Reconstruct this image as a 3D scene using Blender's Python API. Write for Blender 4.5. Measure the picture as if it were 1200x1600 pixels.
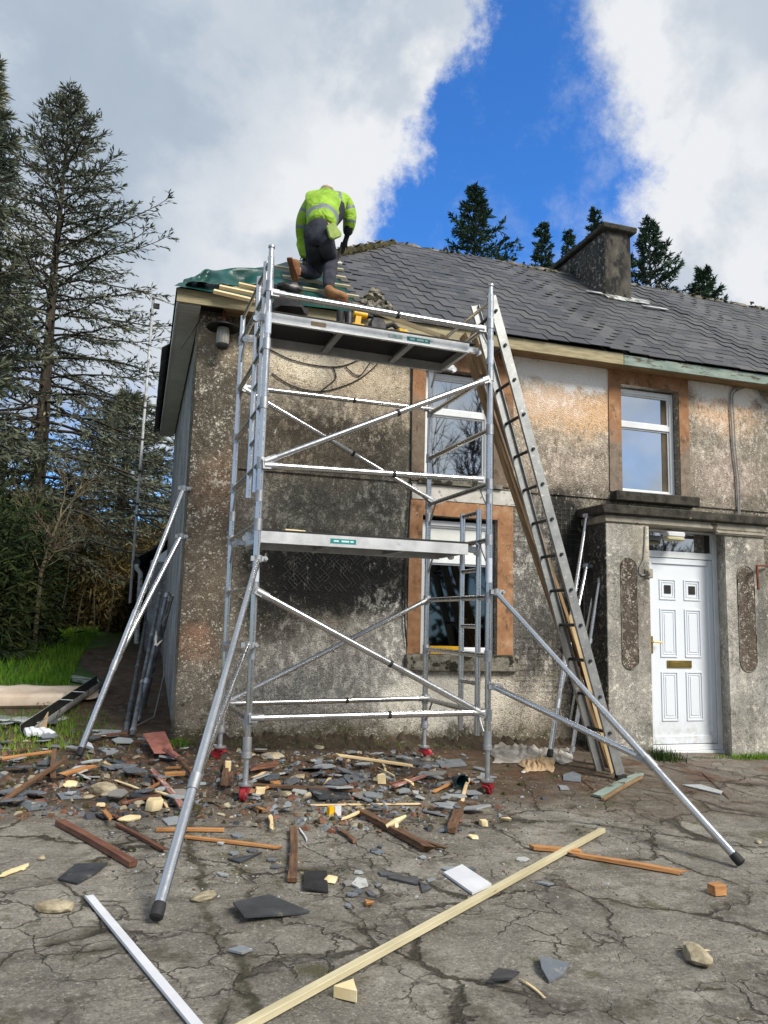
import bpy, bmesh, math, random
import numpy as np
from mathutils import Vector, Matrix, Euler, Quaternion
for o in list(bpy.data.objects): bpy.data.objects.remove(o)
S = bpy.context.scene
C = S.collection
PI = math.pi
# ------------------------------------------------------------------ camera
CZ = 1.45                       # eye height above the datum; the yard falls away to the right
YAW, PITCH, ROLL, FPX = math.radians(17.32), math.radians(8.08), math.radians(1.506), 1215.0
fwd = Vector((math.sin(YAW)*math.cos(PITCH), math.cos(YAW)*math.cos(PITCH), math.sin(PITCH)))
rt0 = Vector((math.cos(YAW), -math.sin(YAW), 0)); up0 = rt0.cross(fwd)
CR = rt0*math.cos(ROLL) + up0*math.sin(ROLL)
CU = -rt0*math.sin(ROLL) + up0*math.cos(ROLL)
CAMP = Vector((0, 0, CZ))
cd = bpy.data.cameras.new('camera'); cam = bpy.data.objects.new('camera', cd); C.objects.link(cam)
cd.sensor_fit = 'VERTICAL'; cd.sensor_height = 24.0; cd.sensor_width = 18.0; cd.lens = FPX/1600*24
cd.clip_start = 0.05; cd.clip_end = 3000
cam.matrix_world = Matrix((( CR.x, CU.x, -fwd.x, CAMP.x), (CR.y, CU.y, -fwd.y, CAMP.y), (CR.z, CU.z, -fwd.z, CAMP.z), (0,0,0,1)))
S.camera = cam
S.render.resolution_x = 768; S.render.resolution_y = 1024
# ------------------------------------------------------------------ look
S.view_settings.view_transform = 'Standard'; S.view_settings.look = 'None'
S.view_settings.exposure = 0.86; S.view_settings.gamma = 1
# ------------------------------------------------------------------ sky with drifting cloud banks, defined by compass direction and elevation
SUN_AZ, SUN_EL = math.radians(150), math.radians(42)      # azimuth clockwise from +y (behind and right of the viewer)
W = bpy.data.worlds.new('World'); S.world = W; W.use_nodes = True
nt = W.node_tree; nt.nodes.clear(); L = nt.links.new
def N(t, **k):
    n = nt.nodes.new(t)
    for a, b in k.items(): setattr(n, a, b)
    return n
def mth(op, a, b=None, c=None, clamp=False):
    n = N('ShaderNodeMath', operation=op); n.use_clamp = clamp
    for i, v in enumerate((a, b, c)):
        if v is None: continue
        if isinstance(v, (int, float)): n.inputs[i].default_value = v
        else: L(v, n.inputs[i])
    return n.outputs[0]
sky = N('ShaderNodeTexSky', sky_type='NISHITA'); sky.sun_disc = False
sky.sun_elevation = SUN_EL; sky.sun_rotation = SUN_AZ; sky.air_density = 1.0; sky.dust_density = 0.3; sky.ozone_density = 2.5
tc = N('ShaderNodeTexCoord'); sep = N('ShaderNodeSeparateXYZ'); L(tc.outputs['Generated'], sep.inputs[0])
az = mth('ARCTAN2', sep.outputs[0], sep.outputs[1])          # 0 = +y, + = towards +x
el = mth('ARCSINE', sep.outputs[2])
def noise(scale, detail=6, rough=.55, off=0.0, warp=0):
    m = N('ShaderNodeMapping'); L(tc.outputs['Generated'], m.inputs[0]); m.inputs['Location'].default_value = (off, off*.7, -off*.3)
    n = N('ShaderNodeTexNoise'); n.inputs['Scale'].default_value = scale; n.inputs['Detail'].default_value = detail; n.inputs['Roughness'].default_value = rough
    n.inputs['Distortion'].default_value = warp
    L(m.outputs[0], n.inputs['Vector']); return n.outputs[0]
def dirof(px, py):
    d = (CR*((px-600)/FPX) - CU*((py-800)/FPX) + fwd).normalized()
    return math.atan2(d.x, d.y), math.asin(d.z)
def curve(pts):          # azimuth of a cloud edge as a function of elevation
    n = N('ShaderNodeFloatCurve'); n.inputs['Factor'].default_value = 1
    L(mth('ADD', mth('MULTIPLY', el, 0.5), 0.1), n.inputs['Value'])
    cv = n.mapping.curves[0]
    ps = sorted([(e*.5+.1, a*.5+.3) for a, e in (dirof(*p) for p in pts)])
    ps = [(0.0, ps[0][1])] + ps + [(1.0, ps[-1][1])]
    while len(cv.points) < len(ps): cv.points.new(.5, .5)
    for p, q in zip(cv.points, ps): p.location = q; p.handle_type = 'AUTO'
    n.mapping.use_clip = False; n.mapping.update()
    return mth('MULTIPLY', mth('SUBTRACT', n.outputs[0], 0.3), 2.0)
eL = curve([(770,-60),(800,40),(772,90),(712,150),(664,205),(638,270),(614,330),(604,390),(588,440)])
eR = curve([(950,-60),(926,30),(912,90),(928,150),(948,210),(972,250),(986,290),(982,350),(1010,430),(1060,500)])
edge = mth('ADD', mth('MULTIPLY', mth('SUBTRACT', noise(6, 10, .66), .5), .26), mth('MULTIPLY', mth('SUBTRACT', noise(26, 8, .75, 3), .5), .07))
def ss(x, a, b):
    n = N('ShaderNodeMapRange', interpolation_type='SMOOTHSTEP'); L(x, n.inputs[0])
    n.inputs[1].default_value = a; n.inputs[2].default_value = b; return n.outputs[0]
dl = mth('ADD', mth('SUBTRACT', eL, az), edge)                # > 0 inside the left bank
dr = mth('ADD', mth('SUBTRACT', az, eR), edge)
mL = ss(dl, -.012, .045); mR = ss(dr, -.02, .055)
veil = mth('MULTIPLY', ss(noise(5, 8, .7, 9), .52, .75), .32)  # thin wisps over the blue
front = mth('MAXIMUM', mth('MAXIMUM', mL, mR), veil)
low = ss(el, .17, .33)                                         # broken cloud near the horizon
brk = ss(noise(9, 7, .6, 5), .47, .60)
front = mth('ADD', mth('MULTIPLY', front, low), mth('MULTIPLY', mth('SUBTRACT', 1.0, low), mth('ADD', mth('MULTIPLY', brk, .65), .30)), clamp=True)
back = mth('ADD', mth('MULTIPLY', ss(noise(3.2, 8, .6, 2), .34, .54), .3), .72, clamp=True)
isf = ss(sep.outputs[1], -.1, .15)
cl = N('ShaderNodeMix', data_type='FLOAT'); L(isf, cl.inputs[0]); L(back, cl.inputs[2]); L(front, cl.inputs[3])
# brightness of the cloud: silver lining by the blue, softer grey inside
puff = ss(noise(5.0, 9, .58, 6, .12), .42, .60)
lin = mth('ADD', mth('MULTIPLY', ss(dl, .34, .0), mth('ADD', mth('MULTIPLY', puff, .30), .20)), mth('MULTIPLY', ss(dr, .20, .0), mth('ADD', mth('MULTIPLY', puff, .22), .06)))
cb = mth('ADD', mth('ADD', mth('MULTIPLY', noise(3.5, 8, .58, 1, .08), .46), mth('MULTIPLY', noise(11, 6, .6, 4), .20)), lin)
rmp = N('ShaderNodeValToRGB'); L(cb, rmp.inputs[0])
els = rmp.color_ramp.elements
els[0].position = .12; els[0].color = (.36, .44, .55, 1); els[1].position = .92; els[1].color = (.92, .94, .97, 1)
e_ = els.new(.42); e_.color = (.50, .59, .70, 1)
# the blue itself: the physical sky, deepened as in the photograph's processing
bl = N('ShaderNodeMix', data_type='RGBA', blend_type='MULTIPLY'); bl.inputs[0].default_value = 1; L(sky.outputs[0], bl.inputs[6]); bl.inputs[7].default_value = (.055, .105, .150, 1)
mx = N('ShaderNodeMix', data_type='RGBA'); L(cl.outputs[0], mx.inputs[0]); L(bl.outputs[2], mx.inputs[6])
cs = N('ShaderNodeVectorMath', operation='SCALE'); L(rmp.outputs[0], cs.inputs[0]); cs.inputs['Scale'].default_value = 5.1
L(cs.outputs[0], mx.inputs[7])
# Background strength 0.1; colours above are given in the sky texture's own units
bg = N('ShaderNodeBackground'); bg.inputs[1].default_value = .1; L(mx.outputs[2], bg.inputs[0])
bl2 = bl; bl2.inputs[7].default_value = (.33, .78, 1.32, 1)
out = N('ShaderNodeOutputWorld'); L(bg.outputs[0], out.inputs[0])
sd = bpy.data.lights.new('sun', 'SUN'); sun = bpy.data.objects.new('sun', sd); C.objects.link(sun)
sd.energy = 2.6; sd.angle = math.radians(22); sd.color = (1, .94, .85)
sv = Vector((math.sin(SUN_AZ)*math.cos(SUN_EL), math.cos(SUN_AZ)*math.cos(SUN_EL), math.sin(SUN_EL)))
sun.rotation_euler = (-sv).to_track_quat('-Z', 'Y').to_euler(); sun.location = sv*30
# ------------------------------------------------------------------ places: a photo point meets a real plane
def ray(px, py): return CR*((px-600)/FPX) - CU*((py-800)/FPX) + fwd
def aty(px, py, y): d = ray(px, py); return CAMP + d*(y/d.y)
def atx(px, py, x): d = ray(px, py); return CAMP + d*(x/d.x)
def atz(px, py, z): d = ray(px, py); return CAMP + d*((z-CZ)/d.z)
def lerp(a, b, t): return a+(b-a)*t
YP = [(-60,-.9), (-5,-.35), (0,0.0), (7.4,.333), (9,.50), (12,.87), (17,1.12), (25,1.3), (60,1.6), (400,3)]
def gz(x, y):
    for (a, za), (b, zb) in zip(YP, YP[1:]):
        if y <= b: z = lerp(za, zb, (y-a)/(b-a)); break
    else: z = YP[-1][1]
    return z - .029*(max(-4.0, min(10.0, x))-.4)*max(0, min(1, (14-y)/6))
def atg(px, py, h=0.0):
    d = ray(px, py); t = 2.0
    for i in range(900):
        p = CAMP + d*t
        if p.z <= gz(p.x, p.y)+h: break
        t += .02
    return CAMP + d*t
def roof(px, py, h=0.0):      # front slope of the roof
    d = ray(px, py); t = (EZ + h - .8*7.1 - CZ)/(d.z - .8*d.y); return CAMP + d*t
EZ = 3.03 + CZ                # slate edge height at y = 7.1
# ------------------------------------------------------------------ objects
def inherit(o, loc, parent):
    if parent is not None: o.parent = parent
def root_loc(parent):
    while parent.parent is not None: parent = parent.parent
    return parent.location
def tag(o, label=None, cat=None, group=None, kind=None):
    if label: o['label'] = label
    if cat: o['category'] = cat
    if group: o['group'] = group
    if kind: o['kind'] = kind
    return o
def thing(name, label, cat, loc, group=None):
    o = bpy.data.objects.new(name, None); o.empty_display_size = .1; C.objects.link(o); o.location = loc
    return tag(o, label, cat, group)
class MB:
    def __init__(s): s.v = []; s.f = []; s.mi = []; s.sm = []
    def add(s, vs, fs, m=0, smooth=False):
        b = len(s.v); s.v += [tuple(v) for v in vs]
        for f in fs: s.f.append(tuple(b+i for i in f)); s.mi.append(m); s.sm.append(smooth)
        return s
    def box(s, c, size, rot=None, m=0, bev=0.0):
        hx, hy, hz = size[0]/2, size[1]/2, size[2]/2
        vs = [Vector((x*hx, y*hy, z*hz)) for x in (-1,1) for y in (-1,1) for z in (-1,1)]
        if rot is not None: vs = [rot @ v for v in vs]
        c = Vector(c); vs = [v+c for v in vs]
        return s.add(vs, [(0,1,3,2),(4,6,7,5),(0,4,5,1),(2,3,7,6),(0,2,6,4),(1,5,7,3)], m)
    def bb(s, x0, x1, y0, y1, z0, z1, m=0):
        return s.box(((x0+x1)/2,(y0+y1)/2,(z0+z1)/2), (abs(x1-x0),abs(y1-y0),abs(z1-z0)), None, m)
    def beam(s, p, q, w, h, up=(0,0,1), m=0, taper=1.0):   # w sideways, h along up
        p = Vector(p); q = Vector(q); d = (q-p).normalized(); u = Vector(up)
        a = d.cross(u)
        if a.length < 1e-4: a = d.cross(Vector((0,1,0)))
        a.normalize(); u = a.cross(d).normalized()
        vs = []
        for P, k in ((p,1.0),(q,taper)):
            for sa, su in ((-1,-1),(1,-1),(1,1),(-1,1)): vs.append(P + a*(sa*w/2*k) + u*(su*h/2*k))
        return s.add(vs, [(0,1,2,3),(7,6,5,4),(0,4,5,1),(1,5,6,2),(2,6,7,3),(3,7,4,0)], m)
    def tube(s, pts, r, n=10, m=0, caps=True, smooth=True):
        pts = [Vector(p) for p in pts]; k = len(pts); rs = r if isinstance(r, (list,tuple)) else [r]*k
        b0 = len(s.v); prev = None
        for i, p in enumerate(pts):
            d = (pts[min(i+1,k-1)]-pts[max(i-1,0)]).normalized()
            if prev is None:
                a = d.cross(Vector((0,0,1)));
                if a.length < 1e-3: a = d.cross(Vector((0,1,0)))
            else: a = prev - d*prev.dot(d)
            a.normalize(); prev = a; b = d.cross(a)
            for j in range(n):
                t = 2*PI*j/n; s.v.append(tuple(p + (a*math.cos(t)+b*math.sin(t))*rs[i]))
        for i in range(k-1):
            for j in range(n):
                j2 = (j+1)%n; s.f.append((b0+i*n+j, b0+i*n+j2, b0+(i+1)*n+j2, b0+(i+1)*n+j)); s.mi.append(m); s.sm.append(smooth)
        if caps:
            s.f.append(tuple(b0+j for j in reversed(range(n)))); s.mi.append(m); s.sm.append(False)
            s.f.append(tuple(b0+(k-1)*n+j for j in range(n))); s.mi.append(m); s.sm.append(False)
        return s
    def pipe(s, p, q, r, ri, n=14, m=0):      # open hollow tube
        p = Vector(p); q = Vector(q); d = (q-p).normalized(); a = d.cross(Vector((0,0,1)))
        if a.length < 1e-3: a = d.cross(Vector((0,1,0)))
        a.normalize(); b = d.cross(a); b0 = len(s.v)
        for P, R in ((p,ri),(p,r),(q,r),(q,ri)):
            for j in range(n):
                t = 2*PI*j/n; s.v.append(tuple(P+(a*math.cos(t)+b*math.sin(t))*R))
        for i in range(4):
            i2 = (i+1) % 4
            for j in range(n):
                j2 = (j+1)%n; s.f.append((b0+i*n+j, b0+i*n+j2, b0+i2*n+j2, b0+i2*n+j)); s.mi.append(m); s.sm.append(i in (1,3))
        return s
    def prism(s, poly, vec, m=0):
        n = len(poly); a = [Vector(p) for p in poly]; b = [p+Vector(vec) for p in a]
        return s.add(a+b, [tuple(reversed(range(n))), tuple(range(n,2*n))] + [(i,(i+1)%n,n+(i+1)%n,n+i) for i in range(n)], m)
    def lathe(s, c, prof, n=16, axis=None, m=0):
        c = Vector(c); ax = Vector(axis or (0,0,1)).normalized(); q = Vector((0,0,1)).rotation_difference(ax); b0 = len(s.v)
        for r, z in prof:
            for j in range(n):
                t = 2*PI*j/n; s.v.append(tuple(c + q @ Vector((r*math.cos(t), r*math.sin(t), z))))
        for i in range(len(prof)-1):
            for j in range(n):
                j2 = (j+1)%n; s.f.append((b0+i*n+j, b0+i*n+j2, b0+(i+1)*n+j2, b0+(i+1)*n+j)); s.mi.append(m); s.sm.append(True)
        return s
    def build(s, name, mats, parent=None, loc=None, bevel=0.0, jit=0.0, rot=None):
        me = bpy.data.meshes.new(name)
        base = Vector(loc) if loc is not None else (root_loc(parent) if parent is not None else Vector((0,0,0)))
        vs = s.v
        if jit: R = random.Random(len(vs)); vs = [tuple(c+R.uniform(-jit,jit) for c in v) for v in vs]
        vl = [Vector((v[0]-base[0], v[1]-base[1], v[2]-base[2])) for v in vs]
        if rot is not None: ri = rot.transposed(); vl = [ri @ v for v in vl]
        me.from_pydata([tuple(v) for v in vl], [], s.f)
        if not isinstance(mats, (list,tuple)): mats = [mats]
        for m in mats: me.materials.append(m)
        me.polygons.foreach_set('material_index', s.mi); me.polygons.foreach_set('use_smooth', s.sm)
        bm = bmesh.new(); bm.from_mesh(me); bmesh.ops.recalc_face_normals(bm, faces=bm.faces)
        if bevel:
            bmesh.ops.bevel(bm, geom=[e for e in bm.edges if len(e.link_faces)==2 and e.calc_face_angle(0) > .9], offset=bevel, segments=1, affect='EDGES')
        bm.to_mesh(me); bm.free(); me.set_sharp_from_angle(angle=math.radians(38)); me.update()
        o = bpy.data.objects.new(name, me); C.objects.link(o)
        if parent is not None: o.parent = parent
        else: o.location = base
        if rot is not None: o.rotation_euler = rot.to_euler()
        return o
# ------------------------------------------------------------------ materials
def c3(r, g, b, k=1.0):
    f = lambda u: (u/255/12.92 if u <= 10 else ((u/255+.055)/1.055)**2.4)*k
    return (f(r), f(g), f(b), 1)
class MT:
    def __init__(s, name, rough=.7, metal=0.0, spec=.5):
        s.m = bpy.data.materials.new(name); s.m.use_nodes = True; s.t = s.m.node_tree; s.t.nodes.clear()
        s.b = s.n('ShaderNodeBsdfPrincipled'); o = s.n('ShaderNodeOutputMaterial'); s.l(s.b.outputs[0], o.inputs[0])
        s.b.inputs['Roughness'].default_value = rough; s.b.inputs['Metallic'].default_value = metal; s.b.inputs['Specular IOR Level'].default_value = spec
        s.tc = s.n('ShaderNodeTexCoord').outputs['Object']
    def n(s, t, **k):
        x = s.t.nodes.new(t)
        for a, b in k.items(): setattr(x, a, b)
        return x
    def l(s, a, b): s.t.links.new(a, b)
    def map(s, sc=(1,1,1), loc=(0,0,0), rot=(0,0,0), src=None):
        m = s.n('ShaderNodeMapping'); s.l(src or s.tc, m.inputs[0]); m.inputs['Scale'].default_value = sc; m.inputs['Location'].default_value = loc; m.inputs['Rotation'].default_value = rot
        return m.outputs[0]
    def noise(s, scale, detail=5, rough=.6, vec=None, dist=0, col=False):
        x = s.n('ShaderNodeTexNoise'); s.l(vec or s.tc, x.inputs['Vector']); x.inputs['Scale'].default_value = scale; x.inputs['Detail'].default_value = detail
        x.inputs['Roughness'].default_value = rough; x.inputs['Distortion'].default_value = dist
        return x.outputs[1 if col else 0]
    def vor(s, scale, feature='F1', vec=None, rnd=1.0, out='Distance'):
        x = s.n('ShaderNodeTexVoronoi', feature=feature); s.l(vec or s.tc, x.inputs['Vector']); x.inputs['Scale'].default_value = scale; x.inputs['Randomness'].default_value = rnd
        return x.outputs[out]
    def mr(s, v, a, b, lo=0.0, hi=1.0, smooth=True):
        x = s.n('ShaderNodeMapRange', interpolation_type='SMOOTHSTEP' if smooth else 'LINEAR'); s.l(v, x.inputs[0])
        for i, q in enumerate((a, b, lo, hi)): x.inputs[i+1].default_value = q
        return x.outputs[0]
    def math(s, op, a, b=None, clamp=False):
        x = s.n('ShaderNodeMath', operation=op); x.use_clamp = clamp
        for i, v in enumerate((a, b)):
            if v is None: continue
            if isinstance(v, (int,float)): x.inputs[i].default_value = v
            else: s.l(v, x.inputs[i])
        return x.outputs[0]
    def ramp(s, v, stops):
        x = s.n('ShaderNodeValToRGB'); s.l(v, x.inputs[0]); e = x.color_ramp.elements
        while len(e) < len(stops): e.new(.5)
        for q, (p, c) in zip(e, stops): q.position = p; q.color = c
        return x.outputs[0]
    def mix(s, f, a, b, blend='MIX'):
        x = s.n('ShaderNodeMix', data_type='RGBA', blend_type=blend)
        for i, v in ((0,f),(6,a),(7,b)):
            if isinstance(v, (int,float)): x.inputs[i].default_value = v
            elif isinstance(v, tuple): x.inputs[i].default_value = v
            else: s.l(v, x.inputs[i])
        return x.outputs[2]
    def col(s, c, k=None):
        if k: c = s.mix(1.0, c, (k,k,k,1), 'MULTIPLY')
        if isinstance(c, tuple): s.b.inputs['Base Color'].default_value = c
        else: s.l(c, s.b.inputs['Base Color'])
        return s
    def rough(s, v): s.l(v, s.b.inputs['Roughness']); return s
    def bump(s, h, strength=.5, dist=.01):
        x = s.n('ShaderNodeBump'); x.inputs['Strength'].default_value = strength; x.inputs['Distance'].default_value = dist; s.l(h, x.inputs['Height'])
        s.l(x.outputs[0], s.b.inputs['Normal']); return s
    def blob(s, co, c, r, soft=.45):            # soft-edged stain with a ragged outline; c=(x,z), r=(rx,rz)
        v = s.n('ShaderNodeVectorMath', operation='SUBTRACT'); s.l(co, v.inputs[0]); v.inputs[1].default_value = (c[0], 0, c[1])
        w = s.n('ShaderNodeVectorMath', operation='MULTIPLY'); s.l(v.outputs[0], w.inputs[0]); w.inputs[1].default_value = (1/r[0], 0, 1/r[1])
        ln = s.n('ShaderNodeVectorMath', operation='LENGTH'); s.l(w.outputs[0], ln.inputs[0])
        return s.mr(ln.outputs['Value'], 1+soft, 1-soft)
def simple(name, a, b, scale=8, rough=.7, metal=0.0, bump=.15, bs=60, stretch=(1,1,1), spec=.5, lo=.35, hi=.65, extra=None, rv=0.0):
    t = MT(name, rough, metal, spec); v = t.map(stretch)
    n = t.noise(scale, 6, .62, v); c = t.ramp(n, [(lo, a), (hi, b)])
    if extra: c = t.mix(t.mr(t.noise(extra[1], 4, .7, t.map(stretch, (3,1,2))), extra[2], extra[2]+.08), c, extra[0])
    t.col(c)
    if rv: t.rough(t.mr(t.noise(scale*2.3, 5, .7, v), .3, .7, rough-rv, rough+rv))
    if bump: t.bump(t.noise(bs, 5, .7, v), bump, .01)
    return t.m
# ------------------------------------------------------------------ material library
m_slate = MT('roof_slate', .62)
def _sl(t):
    g = t.n('ShaderNodeNewGeometry').outputs['Random Per Island']
    c = t.ramp(g, [(0, c3(52,54,58)), (.5, c3(66,67,70)), (1, c3(82,81,82))])
    c = t.mix(t.mr(t.noise(5,6,.7), .52, .75), c, c3(88,88,84))
    c = t.mix(t.mr(t.noise(28,4,.7), .66, .74), c, c3(128,130,124))
    c = t.mix(t.mr(t.noise(2.2,5,.7,t.map((1,1,1),(4,2,1))), .60, .72), c, c3(62,60,50))
    t.col(c, 1.05); t.bump(t.noise(40,6,.7), .6, .012); return t.m
m_slate = _sl(m_slate)
t = MT('loose_slate', .5); ob = t.n('ShaderNodeObjectInfo').outputs['Random']
c = t.ramp(ob, [(0, c3(52,56,62)), (.4, c3(84,90,96)), (.75, c3(122,126,128)), (.92, c3(150,152,150)), (1, c3(92,88,84))])
c = t.mix(t.mr(t.noise(14,5,.7), .5, .7), c, c3(104,104,98)); c = t.mix(t.mr(t.noise(40,4,.6), .66, .72), c, c3(150,146,134)); t.col(c, 1.8); t.bump(t.noise(30,5,.7), .4, .01); m_lslate = t.m
m_dkslate = simple('damp_slate', c3(42,44,48), c3(66,68,72), 9, .45, bump=.3, extra=(c3(110,108,96),6,.62))
m_moss = simple('moss', c3(28,28,14), c3(74,68,34), 14, .95, bump=1, bs=50)
m_mossy = simple('mossy_mortar', c3(76,72,62), c3(146,140,126), 10, .95, bump=1, bs=40, extra=(c3(44,42,18),5,.5))
m_foot = simple('mossy_wall_foot', c3(44,36,26), c3(80,68,52), 11, .97, bump=1, bs=45, extra=(c3(120,114,98),16,.60))
m_newwood = simple('new_timber', c3(128,118,88), c3(168,156,120), 6, .7, bump=.15, bs=40, stretch=(1,6,9), extra=(c3(118,92,58),9,.68))
m_mint = simple('flaking_mint_paint', c3(112,130,120), c3(142,156,146), 5, .8, bump=.4, bs=30, stretch=(1,3,5), extra=(c3(78,66,52),4.5,.53))
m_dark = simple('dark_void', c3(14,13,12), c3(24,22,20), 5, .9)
m_soffit = MT('ridged_plastic', .5)
def _so(t):
    w = t.n('ShaderNodeTexWave', wave_type='BANDS', bands_direction='Y'); t.l(t.tc, w.inputs[0]); w.inputs['Scale'].default_value = 4.0
    t.col(t.ramp(t.noise(3,5,.6), [(.3, c3(178,180,184)), (.7, c3(204,206,208))])); t.bump(w.outputs[0], .6, .01); return t.m
m_soffit = _so(m_soffit)
m_white = simple('white_pvc', c3(214,218,220), c3(232,235,236), 4, .28, bump=0, spec=.5)
m_door = MT('white_door', .3)
def _do(t):
    z = t.n('ShaderNodeSeparateXYZ'); t.l(t.tc, z.inputs[0])
    f = t.math('MULTIPLY', t.mr(z.outputs[2], .35, -.15), t.mr(t.noise(9,6,.7), .38, .68, 0, .7))
    t.col(t.mix(f, c3(222,228,234), c3(168,164,150))); return t.m
m_door = _do(m_door)
m_gasket = simple('grey_gasket', c3(70,74,76), c3(92,96,98), 5, .6, bump=0)
t = MT('window_glass', .02, 1.0); t.col(t.ramp(t.noise(1.2,3,.5), [(.3, c3(186,190,192)), (.7, c3(200,204,206))])); m_glass = t.m
t = MT('dark_glass', .03, 1.0); t.col(c3(84,92,96)); m_dglass = t.m
m_skyblind = simple('painted_sky_blind', c3(206,208,204), c3(224,226,222), 3, .35, bump=0)  # bright sky reflected in the top pane, painted as a white blind
m_inside = simple('room_dark', c3(20,20,20), c3(44,42,38), 3, .8, bump=0)
m_brass = simple('brass', c3(150,124,66), c3(184,158,92), 9, .35, 1.0, bump=0)
m_alu = MT('aluminium', .3, 1.0)
def _al(t):
    v = t.map((1,1,1)); a = t.noise(3,6,.65,v); b = t.noise(26,5,.75,v)
    c = t.ramp(a, [(.3, (.52,.52,.52,1)), (.7, (.72,.72,.71,1))]); c = t.mix(t.mr(a,.58,.78,0,.5), c, (.40,.39,.36,1)); c = t.mix(t.mr(b,.62,.76,0,.35), c, (.34,.33,.31,1))
    t.col(c); t.rough(t.mr(b,.3,.7,.20,.30)); return t.m
m_alu = _al(m_alu)
t = MT('dull_aluminium', .52, 1.0); a = t.noise(9,6,.7); t.col(t.ramp(a, [(.3,(.30,.31,.32,1)),(.7,(.52,.53,.54,1))])); t.bump(t.noise(60,4,.6),.1,.005); m_alud = t.m
m_deck = simple('platform_aluminium', (.50,.51,.51,1), (.68,.69,.69,1), 7, .42, .55, bump=.1, extra=((.34,.34,.33,1),5,.62))
m_galv = simple('galvanised_steel', (.38,.39,.40,1), (.58,.59,.60,1), 12, .48, .9, bump=.15)
m_steel = simple('dark_steel', c3(40,40,42), c3(74,74,76), 12, .5, .8, bump=.1)
m_red = simple('red_painted_steel', c3(120,26,32), c3(166,40,48), 12, .45, bump=.15, extra=(c3(110,40,38),8,.62))
m_rubber = simple('black_rubber', c3(20,20,21), c3(40,40,41), 14, .7, bump=.2)
m_ply = simple('black_phenolic_ply', c3(12,12,13), c3(24,23,23), 5, .65, bump=.1)
m_teal = simple('teal_sticker', c3(20,116,116), c3(34,134,132), 5, .4, bump=0)
m_lab = simple('pale_sticker', c3(176,186,200), c3(200,206,214), 60, .4, bump=0)
m_ltxt = simple('sticker_print', c3(170,214,210), c3(200,230,228), 5, .5, bump=0)
m_green = simple('green_membrane', c3(5,50,46), c3(10,78,70), 5, .42, bump=.5, bs=9, spec=.5)
m_lath = simple('pale_lath', c3(206,176,128), c3(232,206,160), 5, .7, bump=.15, bs=30, stretch=(.55,5,5), extra=(c3(168,128,84),9,.66))
m_batten = simple('treated_batten', c3(176,166,132), c3(204,194,160), 4, .65, bump=.12, bs=30, stretch=(.55,5,5), extra=(c3(140,124,88),6,.66))
m_orange = simple('orange_timber', c3(150,102,58), c3(196,144,92), 7, .75, bump=.3, bs=30, stretch=(.55,5,5), extra=(c3(84,52,30),7,.6))
m_brown = simple('weathered_brown_timber', c3(70,50,36), c3(124,92,64), 8, .8, bump=.4, bs=30, stretch=(.55,5,5), extra=(c3(40,28,20),9,.58))
m_redbr = simple('red_brown_timber', c3(88,54,40), c3(130,88,66), 9, .65, stretch=(.55,5,5), bump=.35, bs=30, extra=(c3(160,120,100),9,.68))
m_peel = simple('peeling_red_paint', c3(120,72,62), c3(170,130,118), 12, .8, stretch=(.55,5,5), bump=.4, extra=(c3(200,190,180),8,.55))
m_oldpl = simple('old_scaffold_plank', c3(104,82,56), c3(158,130,92), 5, .8, bump=.3, bs=24, stretch=(.55,5,5), extra=(c3(70,50,34),6,.60))
m_offcut = simple('fresh_offcut', c3(214,190,140), c3(238,220,176), 7, .75, bump=.15)
m_stone = simple('pale_stone', c3(120,108,86), c3(178,168,142), 12, .9, bump=.8, bs=25, extra=(c3(92,86,70),7,.6))
m_plast = simple('white_board', c3(196,198,204), c3(214,216,220), 4, .45, bump=0)
m_cloth = simple('grey_dust_sheet', c3(120,116,110), c3(176,172,164), 6, .9, bump=.4, bs=14)
m_card = simple('torn_cardboard', c3(150,124,92), c3(184,160,128), 6, .9, bump=.3)
m_tarp = simple('cream_sheet', c3(186,166,144), c3(214,198,178), 3, .85, bump=.4, bs=9, extra=(c3(120,102,84),5,.62))
m_gutter = simple('old_white_gutter', c3(150,152,150), c3(206,208,206), 6, .5, bump=.15, extra=(c3(96,94,84),5,.55))
m_gutin = simple('gutter_grime', c3(22,22,20), c3(40,40,36), 8, .6)
m_shovel = simple('rusty_pink_blade', c3(140,84,74), c3(176,116,100), 11, .75, bump=.25, extra=(c3(110,58,44),8,.58))
m_rust = simple('rust', c3(84,36,22), c3(126,62,38), 14, .85, bump=.3)
m_yel = simple('yellow_plastic', c3(214,160,10), c3(236,184,20), 5, .4, bump=0)
m_blk = simple('black_bin_bag', c3(14,13,12), c3(40,37,34), 6, .35, bump=.8, bs=11)
m_cone = simple('dark_teal_plastic', c3(14,42,46), c3(26,62,66), 6, .4, bump=.1)
m_cable = simple('black_cable', c3(18,17,17), c3(34,32,31), 6, .6, bump=0)
m_gcable = simple('grey_cable', c3(120,120,116), c3(150,150,146), 6, .6, bump=0)
m_mesh = simple('galvanised_mesh', c3(48,50,48), c3(86,88,84), 12, .6, .3, bump=0)
m_lampg = simple('ribbed_lamp_glass', c3(120,118,108), c3(168,166,154), 20, .25, bump=.3, stretch=(6,6,.3))
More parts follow.
